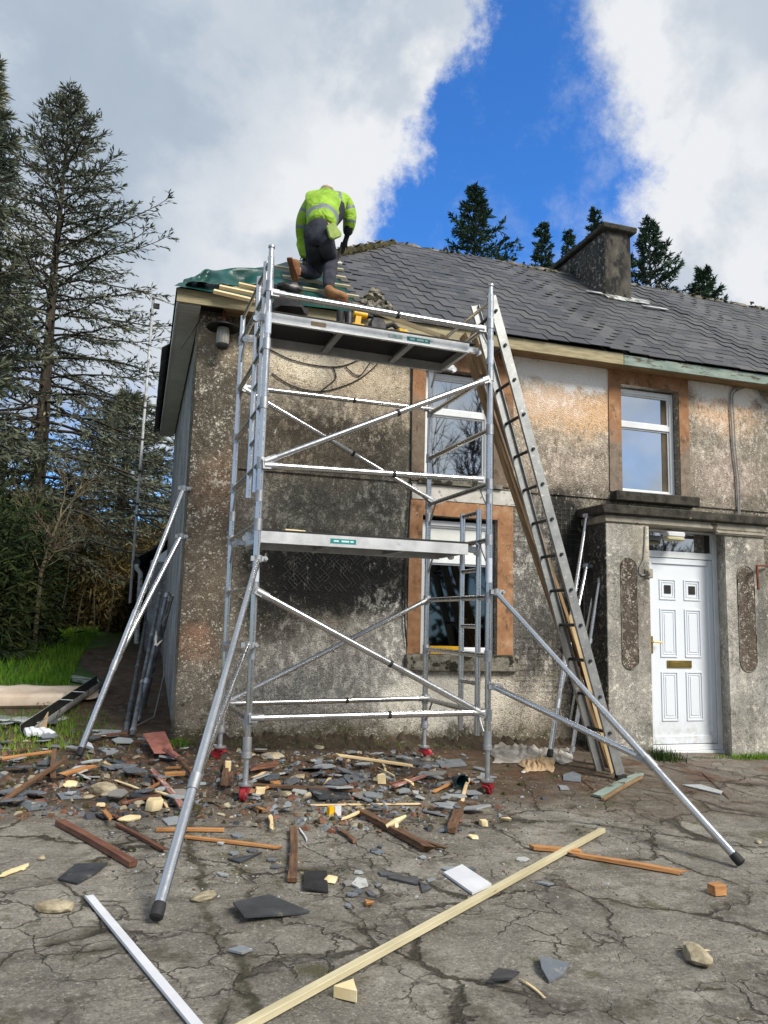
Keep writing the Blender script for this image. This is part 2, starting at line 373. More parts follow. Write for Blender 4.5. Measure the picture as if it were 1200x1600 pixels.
# ---- rendered walls: pebbledash with decades of algae and lime stains
HL = Vector((.4, 7.4, .333))
def wx(px, py): p = aty(px, py, 7.4); return (p.x-HL.x, p.z-HL.z)
def wall_material(name, stains, base_a, base_b, fleck=.35, rough=.92, bump=.9, algae=(), lime=()):
    t = MT(name, rough, spec=.2)
    d = t.noise(2.1, 6, .7, col=True)
    dv = t.n('ShaderNodeVectorMath', operation='SUBTRACT'); t.l(d, dv.inputs[0]); dv.inputs[1].default_value = (.5,.5,.5)
    dd = t.n('ShaderNodeVectorMath', operation='SCALE'); t.l(dv.outputs[0], dd.inputs[0]); dd.inputs['Scale'].default_value = .75
    ad = t.n('ShaderNodeVectorMath', operation='ADD'); t.l(t.tc, ad.inputs[0]); t.l(dd.outputs[0], ad.inputs[1]); co = ad.outputs[0]
    big = t.noise(1.7, 7, .66); col = t.ramp(big, [(.34, base_a), (.66, base_b)])
    run = t.noise(3.2, 6, .7, t.map((3.0,3.0,.45)))                      # vertical runs
    col = t.mix(t.mr(run, .46, .70, 0, .34), col, c3(52,48,42))
    for c, r, colr, a, soft in stains:
        f = t.blob(co, c, r, soft); brk = t.mr(t.noise(6, 6, .75, t.map((1,1,.6), c+(1,))), .30, .60, .6, 1)
        col = t.mix(t.math('MULTIPLY', t.math('MULTIPLY', f, brk), a), col, colr)
    mott = t.noise(17, 7, .8); pat = t.mr(t.noise(2.6, 5, .7, t.map((1,1,1),(3,8,1))), .36, .62, .25, 1); col = t.mix(t.math('MULTIPLY', t.mr(mott, .52, .64, 0, .72), pat), col, c3(40,37,32)); col = t.mix(t.math('MULTIPLY', t.mr(mott, .47, .36, 0, .62), t.mr(t.noise(3.1, 5, .7, t.map((1,1,1),(6,2,9))), .40, .60, .2, 1)), col, c3(206,200,186))
    peb = t.vor(80, out='Color'); bw = t.n('ShaderNodeSeparateColor'); t.l(peb, bw.inputs[0])
    msk = t.noise(5, 5, .7, t.map((1,1,1),(7,3,2)))
    lf = t.math('MULTIPLY', t.mr(bw.outputs[0], .86, .95), t.mr(msk, .40, .62, .10, 1)); col = t.mix(t.math('MULTIPLY', lf, fleck*1.5, clamp=True), col, c3(206,200,186))
    df = t.math('MULTIPLY', t.mr(bw.outputs[1], .80, .92), fleck*1.5, clamp=True); col = t.mix(df, col, c3(54,50,44))
    for c, r, colr, a, soft in algae:
        f = t.blob(co, c, r, soft); brk = t.mr(t.noise(7, 7, .8, t.map((1,1,.5), c+(1,))), .30, .52, .62, 1)
        col = t.mix(t.math('MULTIPLY', t.math('MULTIPLY', f, brk), a), col, colr)
    for c, r, colr, a, soft in lime:
        f = t.blob(co, c, r, soft); brk = t.mr(t.noise(10, 8, .85, t.map((1.2,1,.8), c+(4,))), .49, .60)
        col = t.mix(t.math('MULTIPLY', t.math('MULTIPLY', f, brk), a), col, colr)
    lich = t.math('MULTIPLY', t.mr(t.noise(9, 7, .8, t.map((1.6,1,.7),(5,5,2))), .58, .66), t.mr(t.noise(1.6, 4, .6, t.map((1,1,1),(2,2,2))), .42, .56)); col = t.mix(t.math('MULTIPLY', lich, .55), col, c3(190,186,174))
    t.col(col, 1.82)
    pv = t.vor(80); h = t.math('ADD', t.math('MULTIPLY', t.math('SUBTRACT', 1.0, pv), .7), t.noise(110, 4, .7)); t.bump(h, bump, .014)
    return t.m
def st(px, py, rx, ry, col, a=.8, soft=.5): return (wx(px, py), (rx/164.0, ry/164.0), col, a, soft)
WHT, BLK, ORG, GRY, BRN, BGE = c3(206,204,198), c3(24,24,23), c3(190,140,100), c3(118,117,112), c3(92,80,66), c3(172,158,134)
MOS = c3(52,50,24)
m_wall = wall_material('pebbledash_render', [
    st(520,575,150,40,BGE,.95,.5), st(480,560,90,30,c3(196,188,168),.6,.5), st(590,620,90,45,c3(150,136,116),.6), st(520,680,150,50,c3(86,80,70),.75,.6),
    st(900,640,140,46,c3(196,164,128),.95,.6), st(900,585,150,24,WHT,.95,.4), st(860,575,90,22,WHT,.9,.5), st(1130,640,70,50,c3(190,160,130),.9,.6), st(1130,612,80,16,WHT,.85,.5), st(900,730,140,50,c3(128,116,104),.75,.6), st(1130,745,80,50,c3(140,126,116),.8,.5),
    st(560,800,170,50,c3(96,96,90),.9,.4), st(520,900,130,52,BLK,1.0,.45), st(470,870,80,40,BLK,.9,.5), st(430,940,60,50,BLK,.7,.5), st(620,900,60,60,c3(60,60,58),.8,.5),
    st(620,1000,60,60,c3(150,148,142),.7,.6), st(520,1060,150,60,c3(126,126,122),.85,.6), st(700,1090,110,46,c3(190,186,174),1.0,.4), st(800,1090,70,60,c3(160,152,138),.85,.5),
    st(830,900,60,110,c3(96,96,94),.85,.5), st(880,830,50,60,c3(50,49,46),.9,.5), st(850,1010,60,50,c3(86,84,80),.7,.5), st(910,970,30,160,BLK,.8,.5),
    st(560,1168,330,26,MOS,.95,.5), st(880,1168,60,20,MOS,.9,.5), st(345,900,30,300,c3(90,82,72),.5,.5)],
    c3(84,79,70), c3(124,117,104), algae=[st(500,760,190,130,c3(60,57,50),.62,.6), st(440,700,110,70,c3(52,47,40),.6,.6), st(520,1030,170,60,c3(74,72,68),.5,.6), st(520,670,130,22,c3(36,31,25),.6,.5), st(580,900,70,50,c3(18,18,18),.85,.5), st(830,900,70,130,c3(66,64,60),.5,.6), st(530,905,135,55,BLK,1.0,.45), st(470,875,85,52,BLK,.97,.45), st(440,950,50,55,c3(20,20,19),.7,.5), st(610,930,70,40,c3(30,30,29),.7,.6), st(545,790,120,26,c3(50,50,46),.5,.5), st(900,960,36,170,c3(22,22,22),.85,.5), st(880,820,45,45,c3(26,25,23),.8,.5), st(835,1000,30,80,c3(50,50,48),.5,.6),
    st(700,1085,95,34,c3(176,172,160),.75,.4), st(880,586,130,24,c3(206,204,200),.95,.45), st(1135,618,90,18,c3(200,198,192),.9,.5), st(860,625,60,30,c3(186,178,170),.6,.6), st(900,640,130,34,c3(160,126,92),.5,.6), st(500,700,120,26,c3(52,46,38),.5,.6), st(340,620,24,60,c3(40,37,30),.6,.5)],
    lime=[st(870,610,110,50,c3(206,202,194),.6,.6), st(1130,650,80,50,c3(206,200,190),.5,.6), st(880,700,120,60,c3(186,172,154),.5,.6), st(620,990,70,60,c3(196,193,184),.8,.6), st(640,1070,90,50,c3(190,187,178),.8,.6), st(480,1060,110,50,c3(170,167,158),.7,.6), st(430,800,60,60,c3(150,146,136),.6,.6), st(600,800,80,60,c3(160,157,148),.65,.6), st(500,1010,90,40,c3(150,147,140),.6,.6), st(830,880,50,90,c3(168,166,158),.7,.6), st(845,1060,60,60,c3(176,173,164),.7,.6), st(560,640,120,60,c3(172,160,140),.55,.6), st(470,720,60,40,c3(140,130,112),.5,.6), st(900,720,120,40,c3(190,178,164),.5,.6), st(1130,720,80,60,c3(196,184,170),.5,.6)])
m_quoin = wall_material('corner_render', [st(335,540,40,40,c3(128,118,100),.8), st(330,640,40,70,c3(66,62,52),.8), st(345,760,40,50,c3(112,92,74),.7), st(320,900,40,70,c3(104,92,78),.7), st(305,1010,30,30,c3(128,98,78),.7), st(300,1080,40,60,c3(128,120,106),.7), st(300,1160,60,24,MOS,.8)],
    c3(60,55,47), c3(92,85,74), fleck=.36)
m_gable = wall_material('gable_render', [], c3(96,98,100), c3(142,144,146), fleck=.18)
m_sill = simple('mossy_concrete', c3(86,82,72), c3(146,142,128), 11, .95, bump=1, bs=45, extra=(c3(38,36,22),6,.50))
m_slab = simple('black_mossy_slab', c3(36,34,29), c3(78,74,64), 10, .95, bump=1, bs=45, extra=(c3(158,150,126),9,.66))
m_porch = wall_material('porch_render', [st(985,850,40,50,c3(170,162,144),.7), st(985,960,40,60,c3(122,114,102),.7), st(1160,860,40,50,c3(158,150,136),.7), st(985,1170,60,16,MOS,.8), st(1160,1172,60,18,MOS,.9), st(1165,1060,50,60,c3(140,138,132),.7)],
    c3(98,96,90), c3(142,139,131), fleck=.22, bump=.5, algae=[st(960,900,14,120,c3(60,59,55),.5,.6), st(985,1000,40,60,c3(88,84,78),.5,.6), st(1010,1100,20,50,c3(70,68,62),.5,.6), st(1145,960,16,140,c3(56,55,52),.6,.6), st(1185,1000,30,80,c3(84,82,78),.5,.6), st(985,830,40,14,c3(180,174,158),.5,.5)])
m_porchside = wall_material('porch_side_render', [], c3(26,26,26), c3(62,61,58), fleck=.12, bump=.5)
m_mould = simple('stained_moulding', c3(140,134,120), c3(176,170,154), 8, .9, bump=.5, extra=(c3(84,78,66),5,.6))
m_capsule = wall_material('brown_pebble_panel', [], c3(60,52,45), c3(88,78,68), fleck=.3)
def surround(name, ztop, zbot, lowcol):
    t = MT(name, .9, spec=.2); z = t.n('ShaderNodeSeparateXYZ'); t.l(t.tc, z.inputs[0])
    zz = t.math('ADD', z.outputs[2], t.math('MULTIPLY', t.math('SUBTRACT', t.noise(3,5,.7), .5), .9))
    a = t.ramp(t.noise(4,7,.72), [(.32, c3(132,96,68)), (.52, c3(160,120,88)), (.72, c3(188,158,130))])
    b = t.ramp(t.noise(9,6,.7), [(.35, lowcol), (.7, tuple(min(1,x*1.9) for x in lowcol[:3])+(1,))])
    c = t.mix(t.mr(zz, zbot, ztop), b, a)
    c = t.mix(t.mr(t.noise(9,6,.75,t.map((1,1,.7),(2,5,1))), .52, .66, 0, .75), c, c3(74,62,50)); c = t.mix(t.mr(t.noise(24,4,.7), .64, .70, 0, .6), c, c3(206,192,170))
    t.col(c); t.bump(t.noise(60,5,.7), .35, .01); return t.m
m_surU = surround('faded_orange_surround', 2.55+1.12, 2.05+1.12, c3(98,86,74)); m_surL = surround('orange_surround', -3.5, -4.5, c3(98,86,74))
m_surUR = surround('orange_surround_upper', 2.3+1.12, 1.95+1.12, c3(112,100,88))
# ------------------------------------------------------------------ the house
z_ = lambda z: z+CZ
X0, X1, YF, YB = .4, 12.6, 7.4, 12.8
house = thing('house', 'old two storey farmhouse with stained pebbledash walls, slate roof and white front door', 'house', HL)
def R(px0, py0, px1, py1, y):        # rectangle on a plane facing the viewer, corners from the photo
    a = aty(px0, (py0+py1)/2, y).x; b = aty(px1, (py0+py1)/2, y).x; pc = (px0+px1)/2
    return a, b, aty(pc, py1, y).z, aty(pc, py0, y).z
WL = (2.72, 3.56, z_(-.30), z_(1.10)); WU = (2.72, 3.50, z_(1.475), z_(2.66)); WR = (5.08, 5.86, z_(1.51), z_(2.76))
def holed(mb, x0, x1, z0, z1, holes, y, dep=.28):
    xs = sorted({x0,x1}|{h[0] for h in holes}|{h[1] for h in holes}); zs = sorted({z0,z1}|{h[2] for h in holes}|{h[3] for h in holes})
    for a, b in zip(xs, xs[1:]):
        for c, d in zip(zs, zs[1:]):
            if any(h[0] <= a and b <= h[1] and h[2] <= c and d <= h[3] for h in holes): continue
            mb.add([(a,y,c),(b,y,c),(b,y,d),(a,y,d)], [(0,1,2,3)])
    for a, b, c, d in holes:
        mb.add([(a,y,c),(b,y,c),(b,y,d),(a,y,d),(a,y+dep,c),(b,y+dep,c),(b,y+dep,d),(a,y+dep,d)], [(0,4,5,1),(2,6,7,3),(0,3,7,4),(1,5,6,2)])
ZW = z_(1.42); ZT = z_(2.99)
w = MB(); holed(w, X0, X1, -.3, ZW, [WL, (5.18, 6.1, -.29, z_(1.0))], YF); holed(w, X0, X1, ZW, ZT, [WU, WR], YF-.018)
w.add([(X0,YF,ZW),(X1,YF,ZW),(X1,YF-.018,ZW),(X0,YF-.018,ZW)], [(0,1,2,3)])
w.build('front_wall', m_wall, house)
w = MB(); w.add([(X0,YF-.018,-.3),(X0,YB,-.3),(X0,YB,ZT),(X0,YF-.018,ZT)], [(0,1,2,3)]); w.add([(X1,YF,-.3),(X1,YB,-.3),(X1,YB,ZT),(X1,YF,ZT)], [(0,1,2,3)]); w.add([(X0,YB,-.3),(X1,YB,-.3),(X1,YB,ZT),(X0,YB,ZT)], [(0,1,2,3)])
w.build('side_wall', m_gable, house)
w = MB(); w.bb(.385, .80, YF-.034, YF-.001, -.3, ZT); w.add([(.385,YF-.034,-.3),(.385,YF+.5,-.3),(.385,YF+.5,ZT),(.385,YF-.034,ZT)], [(0,1,2,3)]); w.build('corner_pilaster', m_quoin, house)
# a rough mossy foot along the wall
w = MB(); rn = random.Random(5); n = 150; prof_ = ((0,.10),(.02,.085),(.05,.055),(.09,.035),(.16,.015),(.24,-.02)); hs = [1.0]*len(prof_)
for k in range(n+1):
    x = lerp(X0-.03, 4.56, k/n); zb = gz(x, YF); hk = .8+.22*math.sin(k*.37)*math.sin(k*.13+1)+rn.uniform(-.25,.3)
    for q_, (dy_, h_) in enumerate(prof_): w.v.append((x+rn.uniform(-.006,.006), YF-.002-dy_*rn.uniform(.8,1.25), zb+h_*(hk if h_ > 0 else 1)+rn.uniform(-.008,.008)))
m_ = len(prof_)
for k in range(n):
    for q_ in range(m_-1): a = k*m_+q_; w.f.append((a,a+m_,a+m_+1,a+1)); w.mi.append(0); w.sm.append(True)
w.build('moss_footing', m_foot, house)
# surrounds and sills
def band(mb, x0, x1, z0, z1, h, y, t=.014):
    for a, b, c, d in ((x0,h[0],z0,z1),(h[1],x1,z0,z1),(h[0],h[1],h[3],z1)):
        if b-a > .001 and d-c > .001: mb.bb(a, b, y-t, y-.001, c, d)
w = MB(); band(w, 2.58, 3.74, z_(-.30), z_(1.25), WL, YF); w.build('window_surround', m_surL, house)
w = MB(); band(w, 2.575, 3.73, ZW+.03, ZT, WU, YF-.018); w.build('window_surround', m_surU, house)
w = MB(); band(w, 4.92, 5.995, z_(1.51), ZT, WR, YF-.018); w.build('window_surround', m_surUR, house)
w = MB(); w.bb(2.56, 3.78, YF-.07, YF+.1, z_(-.465), z_(-.302)); w.build('window_sill', m_sill, house, bevel=.01, jit=.004)
w = MB(); w.bb(4.93, 6.04, YF-.13, YF+.1, z_(1.40), z_(1.508)); w.build('window_sill', m_slab, house, bevel=.01, jit=.004)
w = MB(); w.bb(2.66, 3.60, YF-.045, YF+.1, z_(1.425), z_(1.473)); w.build('window_sill', m_sill, house)
w = MB(); w.bb(2.60, 3.78, YF-.012, YF-.001, z_(1.26), z_(1.415)); w.build('lime_patch', simple('lime_wash', c3(176,172,162), c3(204,202,194), 6, .9, bump=.5, extra=(c3(110,104,92),6,.58)), house)
def window(h, split, y, top_sky_blind=False, glass_top=None, glass_bot=None, inset=.055):
    x0, x1, z0, z1 = h; f = MB(); t = .05; zs = lerp(z0, z1, split)
    yo = y-.03
    for a, b, c, d in ((x0,x0+t,z0,z1),(x1-t,x1,z0,z1),(x0+t,x1-t,z0,z0+t),(x0+t,x1-t,z1-t,z1),(x0+t,x1-t,zs-.03,zs+.03)): f.bb(a+.001, b-.001, yo, y+.03, c+.001, d-.001)
    for a, b, c, d in ((x0+t,x1-t,z0+t,zs-.03),(x0+t,x1-t,zs+.03,z1-t)):     # inner bead
        q = .018
        for e in ((a,a+q,c,d),(b-q,b,c,d),(a+q,b-q,c,c+q),(a+q,b-q,d-q,d)): f.bb(e[0],e[1],y-.012,y+.03,e[2],e[3])
    fr = f.build('window', m_white, house)
    p = MB(); p.bb(x0+t, x1-t, y+.005, y+.013, z0+t, zs-.03); p.build('pane', glass_bot or m_glass, fr)
    p = MB(); p.bb(x0+t, x1-t, y+.005, y+.013, zs+.03, z1-t); p.build('pane', glass_top or m_glass, fr)
    return fr
window((WU[0]+.01,WU[1]-.01,WU[2],WU[3]-.02), .64, YF+.10)
window((WR[0]+.01,WR[1]-.01,WR[2],WR[3]-.02), .66, YF+.10)
wl = window((WL[0]+.01,WL[1]-.01,WL[2],WL[3]-.04), .70, YF+.10, glass_top=m_skyblind, glass_bot=m_dglass)
b = MB(); b.bb(3.36, 3.44, YF+.145, YF+.15, WR[2], WR[3]-.1)
w = MB(); w.bb(WR[1]-.15, WR[1]-.07, YF+.100, YF+.104, WR[2]+.07, WR[3]-.07); w.build('curtain_edge', simple('curtain_brown', c3(70,60,44), c3(96,84,62), 5, .8), house)
# porch
YP_, YD = 6.95, 7.20
w = MB(); w.bb(4.585, 5.105, YP_, 7.399, -.25, z_(1.09)); w.build('porch_pier', m_porch, house, bevel=.006)
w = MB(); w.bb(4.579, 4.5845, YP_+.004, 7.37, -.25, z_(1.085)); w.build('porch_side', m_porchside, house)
w = MB(); w.prism([(6.075,YP_,-.25),(6.60,YP_,-.25),(6.60,7.399,-.25),(6.155,7.399,-.25),(6.155,YD-.01,-.25)], (0,0,z_(1.09)+.25)); w.build('porch_pier', m_porch, house)
w = MB(); w.bb(4.56, 6.63, YP_-.02, 7.399, z_(1.092), z_(1.175)); w.build('porch_lintel', m_mould, house, bevel=.012)
w = MB(); w.bb(4.50, 6.72, YP_-.08, 7.399, z_(1.177), z_(1.275)); w.build('porch_slab', m_slab, house, bevel=.012, jit=.004)
w = MB(); w.bb(5.95, 6.60, YP_-.022, YP_-.001, z_(1.045), z_(1.088)); w.bb(5.955, 6.62, YP_-.035, YP_-.001, z_(1.060), z_(1.075)); w.build('pier_moulding', m_mould, house)
for a in ((971,872,996,1046), (1154,884,1180,1050)):
    x0, x1, z0, z1 = R(*a, YP_); r = (x1-x0)/2; cx = (x0+x1)/2; poly = []
    for k in range(9): th = PI*k/8; poly.append((cx+r*math.cos(th), YP_-.005, z1-r+r*math.sin(th)))
    for k in range(9): th = PI+PI*k/8; poly.append((cx+r*math.cos(th), YP_-.005, z0+r+r*math.sin(th)))
    pn = MB().prism(poly, (0,.004,0)).build('pebble_panel', m_capsule, house)
    MB().tube([Vector(p)+Vector((0,.001,0)) for p in poly+[poly[0]]], .007, 5).build('panel_rim', m_sill, pn)
# door set
dset = MB(); y = YD
DX0, DX1, DZ0, DZ1 = 5.165, 6.15, z_(-1.262), z_(1.088)
LZ = R(1017,873,1107,1155,y); fz = R(1018,833,1106,863,y)
t_ = .062
for a, b, c, d in ((DX0,DX0+t_,DZ0,DZ1),(DX1-t_,DX1,DZ0,DZ1),(DX0+t_,DX1-t_,DZ0,DZ0+.06),(DX0+t_,DX1-t_,fz[3],DZ1),(DX0+t_,DX1-t_,LZ[3],fz[2])): dset.bb(a,b,y-.035,y+.04,c,d)
dset.bb(DX0-.01, DX1+.0, y-.07, y+.04, DZ0-.045, DZ0-.002)
dset.bb(DX0-.03, DX0-.002, y-.01, y+.19, DZ0, DZ1)
door = dset.build('door_frame', m_white, house, bevel=.004)
p = MB(); p.bb(DX0+t_, DX1-t_, y, y+.01, fz[2], fz[3]); p.build('fanlight', m_glass, door)
p = MB(); p.bb(DX1-t_-.07, DX1-t_-.012, y-.006, y-.001, fz[2]+.01, fz[3]-.01); p.build('fanlight_liner', m_inside, door)
lf = MB(); lx0, lx1, lz0, lz1 = DX0+t_+.006, DX1-t_-.006, DZ0+.066, LZ[3]-.006
sw = .062
for a, b, c, d in ((lx0,lx0+sw,lz0,lz1),(lx1-sw,lx1,lz0,lz1),(lx0+sw,lx1-sw,lz0,lz0+sw+.02),(lx0+sw,lx1-sw,lz1-sw,lz1)): lf.bb(a,b,y-.028,y+.03,c,d)
leaf = lf.build('door', m_door, house, bevel=.004)
lp = MB(); lp.bb(lx0+sw, lx1-sw, y-.010, y+.02, lz0+sw+.02, lz1-sw)
def mould(mb, r, y0, pr=.010, wd=.014):
    a, b, c, d = r
    for e in ((a,a+wd,c,d),(b-wd,b,c,d),(a+wd,b-wd,c,c+wd),(a+wd,b-wd,d-wd,d)): mb.bb(e[0],e[1],y0-pr,y0-.0005,e[2],e[3])
yl = y-.010
cx = (lx0+lx1)/2; halfs = []
for ty in ((906,938),(952,1027),(1049.5,1126)):
    z0 = aty(1070,ty[1],yl).z; z1 = aty(1070,ty[0],yl).z
    for s in (-1, 1):
        c = cx+s*.158; rr = (c-.105, c+.105, z0, z1); mould(lp, rr, yl); mould(lp, (rr[0]+.03, rr[1]-.03, z0+.03, z1-.03), yl, .006, .010)
        if ty[0] < 920: halfs.append((c-.042, c+.042, (z0+z1)/2-.045, (z0+z1)/2+.045))
        else: lp.bb(rr[0]+.055, rr[1]-.055, yl-.006, yl-.0005, z0+.055, z1-.055)
lp.build('door_panel', m_door, leaf)
for h in halfs: MB().bb(h[0],h[1],yl-.007,yl-.001,h[2],h[3]).build('small_pane', m_inside, leaf)
lb = R(1042,1032,1080,1043.5,yl); q = MB(); q.bb(lb[0], lb[1], yl-.012, yl-.0005, lb[2], lb[3]); q.bb(lb[0]+.02, lb[1]-.02, yl-.018, yl-.0125, lb[2]+.014, lb[3]-.014); q.build('letterbox', m_brass, leaf, bevel=.002)
hp = aty(1021,1003,y-.06); q = MB(); q.tube([(lx0+.035,y-.03,hp.z),(lx0+.035,y-.075,hp.z),(lx0+.135,y-.08,hp.z-.003)], .009, 8); q.bb(lx0+.02, lx0+.05, y-.036, y-.0285, hp.z-.12, hp.z+.06); q.build('handle', m_brass, leaf)
# bulkhead light over the door, with its conduit
a = aty(1056,836,YP_+.02); q = MB(); q.bb(a.x-.11, a.x+.11, YP_+.0, YP_+.10, a.z-.02, a.z+.035); bl_ = q.build('bulkhead_light', m_plast, house, bevel=.01)
q = MB(); q.bb(a.x-.115, a.x+.10, YP_-.005, YP_+.10, a.z-.062, a.z-.021); q.build('diffuser', simple('yellowed_diffuser', c3(176,168,132), c3(196,188,152), 5, .3, bump=0), bl_, bevel=.012)
a = aty(1008,822,YP_-.01); b = aty(1003,890,YP_-.01); cbl = [(a.x,YP_-.012,a.z),(lerp(a.x,b.x,.4)+.01,YP_-.012,lerp(a.z,b.z,.4)),(b.x+.02,YP_-.012,b.z+.1),(b.x-.03,YP_-.012,b.z+.02),(b.x-.035,YP_-.012,b.z-.03),(b.x+.0,YP_-.012,b.z-.06),(b.x+.05,YP_-.02,b.z-.05)]
MB().tube(cbl, .007, 6).build('wire', m_gcable, house)
q = MB(); q.box((b.x+.085,YP_+.01,b.z-.035), (.09,.07,.10)); q.lathe((b.x+.045,YP_-.03,b.z-.035), [(0,0),(.035,0),(.035,.03),(0,.03)], 14, (1,0,0)); q.build('junction_box', m_mould, house, bevel=.008)
# rusty bracket at the right of the porch
a = aty(1182,884,6.85); q = MB(); q.beam((a.x,6.85,a.z),(a.x+.35,6.95,a.z+.02),.018,.018); q.beam((a.x+.005,6.85,a.z+.008),(a.x+.012,6.85,a.z-.26),.02,.016,(0,1,0)); q.build('rusty_bracket', m_rust, house)
# weathered expanded-metal mesh fixed to the lower wall
def meshpatch(x0, x1, z0, z1, stp, diamond, name, seed, drop=.12):
    r = random.Random(seed); mb = MB(); th = .0015; yy = YF-.012
    def seg(p, q):
        if r.random() < drop: return
        P = Vector((p[0],yy+r.uniform(-.004,.004),p[1])); Q = Vector((q[0],yy+r.uniform(-.004,.004),q[1])); d = (Q-P).normalized(); s = d.cross(Vector((0,1,0)))*th
        mb.add([P-s,P+s,Q+s,Q-s,P-s+Vector((0,.003,0)),Q+s+Vector((0,.003,0))], [(0,1,2,3),(4,1,2,5)])
    nx = int((x1-x0)/stp); nz = int((z1-z0)/stp)
    for i in range(nx):
        for j in range(nz):
            a = (x0+i*stp, z0+j*stp)
            if diamond:
                b = (a[0]+stp, a[1]+stp); seg(a, b); seg((a[0],b[1]), (b[0],a[1]))
            else: seg(a, (a[0]+stp,a[1])); seg(a, (a[0],a[1]+stp))
    mb.build(name, m_mesh, house)
def mrect(px0,py0,px1,py1): return R(px0,py0,px1,py1,YF)
a = mrect(445,760,635,925); meshpatch(a[0],a[1],a[2],a[3],.045,True,'wire_mesh',1,.62)
a = mrect(790,778,905,880); meshpatch(a[0],a[1],a[2],a[3],.055,False,'wire_mesh',2,.08)
a = mrect(805,985,885,1080); meshpatch(a[0],a[1],a[2],a[3],.055,False,'wire_mesh',3,.2)
a = mrect(1180,792,1230,900); meshpatch(6.68,7.6,a[2],a[3],.055,False,'wire_mesh',4,.08)
# cables on the walls
def wire(pxs, y, r, name, m, parent, sm=3):
    P = [aty(a, b, y) for a, b in pxs]; pts = []
    for i in range(len(P)-1):
        p0, p1, p2, p3 = P[max(i-1,0)], P[i], P[i+1], P[min(i+2,len(P)-1)]
        for k in range(sm):
            t = k/sm; pts.append(.5*((2*p1)+(p2-p0)*t+(2*p0-5*p1+4*p2-p3)*t*t+(3*p1-p0-3*p2+p3)*t**3))
    pts.append(P[-1]); return MB().tube(pts, r, 6).build(name, m, parent)
yc = YF-.03
wire([(418,544),(455,562),(500,572),(535,572),(565,560),(590,548)], yc, .006, 'loose_cable', m_cable, house)
wire([(520,573),(525,590),(515,600),(500,612)], yc, .006, 'loose_cable', m_cable, house)
wire([(540,573),(555,586),(565,585),(580,565),(600,550)], yc, .006, 'loose_cable', m_cable, house)
wire([(425,583),(455,602),(500,612),(550,598),(580,578),(597,560)], yc, .006, 'loose_cable', m_cable, house)
wire([(1200,606),(1180,600),(1160,602),(1146,608),(1141,620),(1143,660),(1146,705),(1150,735),(1152,760),(1154,806)], YF-.04, .010, 'cable_run', m_gcable, house)
wire([(1200,612),(1180,606),(1163,606),(1149,612),(1145,622),(1147,660),(1150,705),(1153,735),(1156,760),(1156,806)], YF-.04, .007, 'cable_run', m_gcable, house)
wire([(643,560),(643,640),(642,740),(640,800),(634,880),(632,960),(636,1010)], YF-.03, .008, 'downlead', m_cable, house)
# eaves
w = MB(); w.beam((.16,7.125,z_(2.95)),(4.945,7.125,z_(2.95)),.024,.125); w.build('fascia_board', m_newwood, house)
w = MB(); w.beam((4.95,7.125,z_(2.945)),(12.6,7.125,z_(2.965)),.024,.11); w.build('fascia_board', m_mint, house, jit=.003); 
w = MB(); w.bb(.6, 12.5, 7.14, 7.379, z_(2.915), z_(2.93)); w.build('soffit', m_oldpl, house)
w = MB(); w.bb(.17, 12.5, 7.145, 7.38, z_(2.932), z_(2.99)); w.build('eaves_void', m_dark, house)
w = MB(); w.bb(.19, .384, 7.17, 12.75, z_(2.885), z_(2.90)); w.build('soffit', m_soffit, house)
w = MB(); w.bb(.165, .188, 7.14, 12.78, z_(2.88), z_(3.0)); w.build('fascia_board', m_soffit, house)
# slates
slp = math.sqrt(1.64); cn, sn = 1/slp, .8/slp        # slope direction (0, cn, sn), normal (0,-sn,cn)
U = Vector((0, cn, sn)); NN = Vector((0, -sn, cn)); O = Vector((0, 7.1, EZ)); LEN = 3.0*slp
def xhip(s): return .15 + s*cn                       # hip line x at distance s up the slope
CUT = [roof(566,488), roof(556,466), roof(540,449), roof(527,404)]
def xcut(s):                                         # where the stripped patch ends
    y = 7.1+s*cn
    for a, b in zip(CUT, CUT[1:]):
        if y <= b.y: return lerp(a.x, b.x, max(0, (y-a.y)/(b.y-a.y)))
    return xhip(s)
rn = random.Random(11); w = MB(); ex = .178; row = 0; s = 0.0
def slate(mb, x0, x1, s0, s1, lift0, lift1, O, Ux, U, NN, th=.007):
    P = lambda x, q, h: O + Ux*x + U*q + NN*h
    mb.add([P(x0,s0,lift0), P(x1,s0,lift0), P(x1,s1,lift1), P(x0,s1,lift1), P(x0,s0,lift0+th), P(x1,s0,lift0+th), P(x1,s1,lift1+th), P(x0,s1,lift1+th)],
           [(0,3,2,1),(4,5,6,7),(0,1,5,4),(1,2,6,5),(2,3,7,6),(3,0,4,7)])
X = Vector((1,0,0))
def sag(x): return .012*math.sin(x*1.9)+.01*math.sin(x*4.3+1)
while s < LEN-.05:
    lim = max(xhip(s), xcut(s)); x = (row%2)*.125 + .25*math.floor((lim-.1)/.25)
    while x < X1:
        wd = .25+rn.uniform(-.006,.006); 
        if x+wd < lim+.03: x += wd; continue
        if rn.random() > .006:
            sk = rn.gauss(0,.004); r2 = .30 if s+.3 < LEN else LEN-s
            slate(w, max(x,lim-.04)+.002, min(x+wd-.002, X1), s+sk-.02, s+r2, .009+abs(rn.gauss(0,.003))+sag(x), .004+sag(x), O, X, U, NN)
        x += wd
    s += ex; row += 1
rf = w.build('slate_roof', m_slate, house)
w = MB(); P = lambda x, q, h: O + X*x + U*q + NN*h
w.add([P(.15,0,-.02),P(X1,0,-.02),P(X1,LEN,-.02),P(3.15,LEN,-.02)], [(0,1,2,3)])
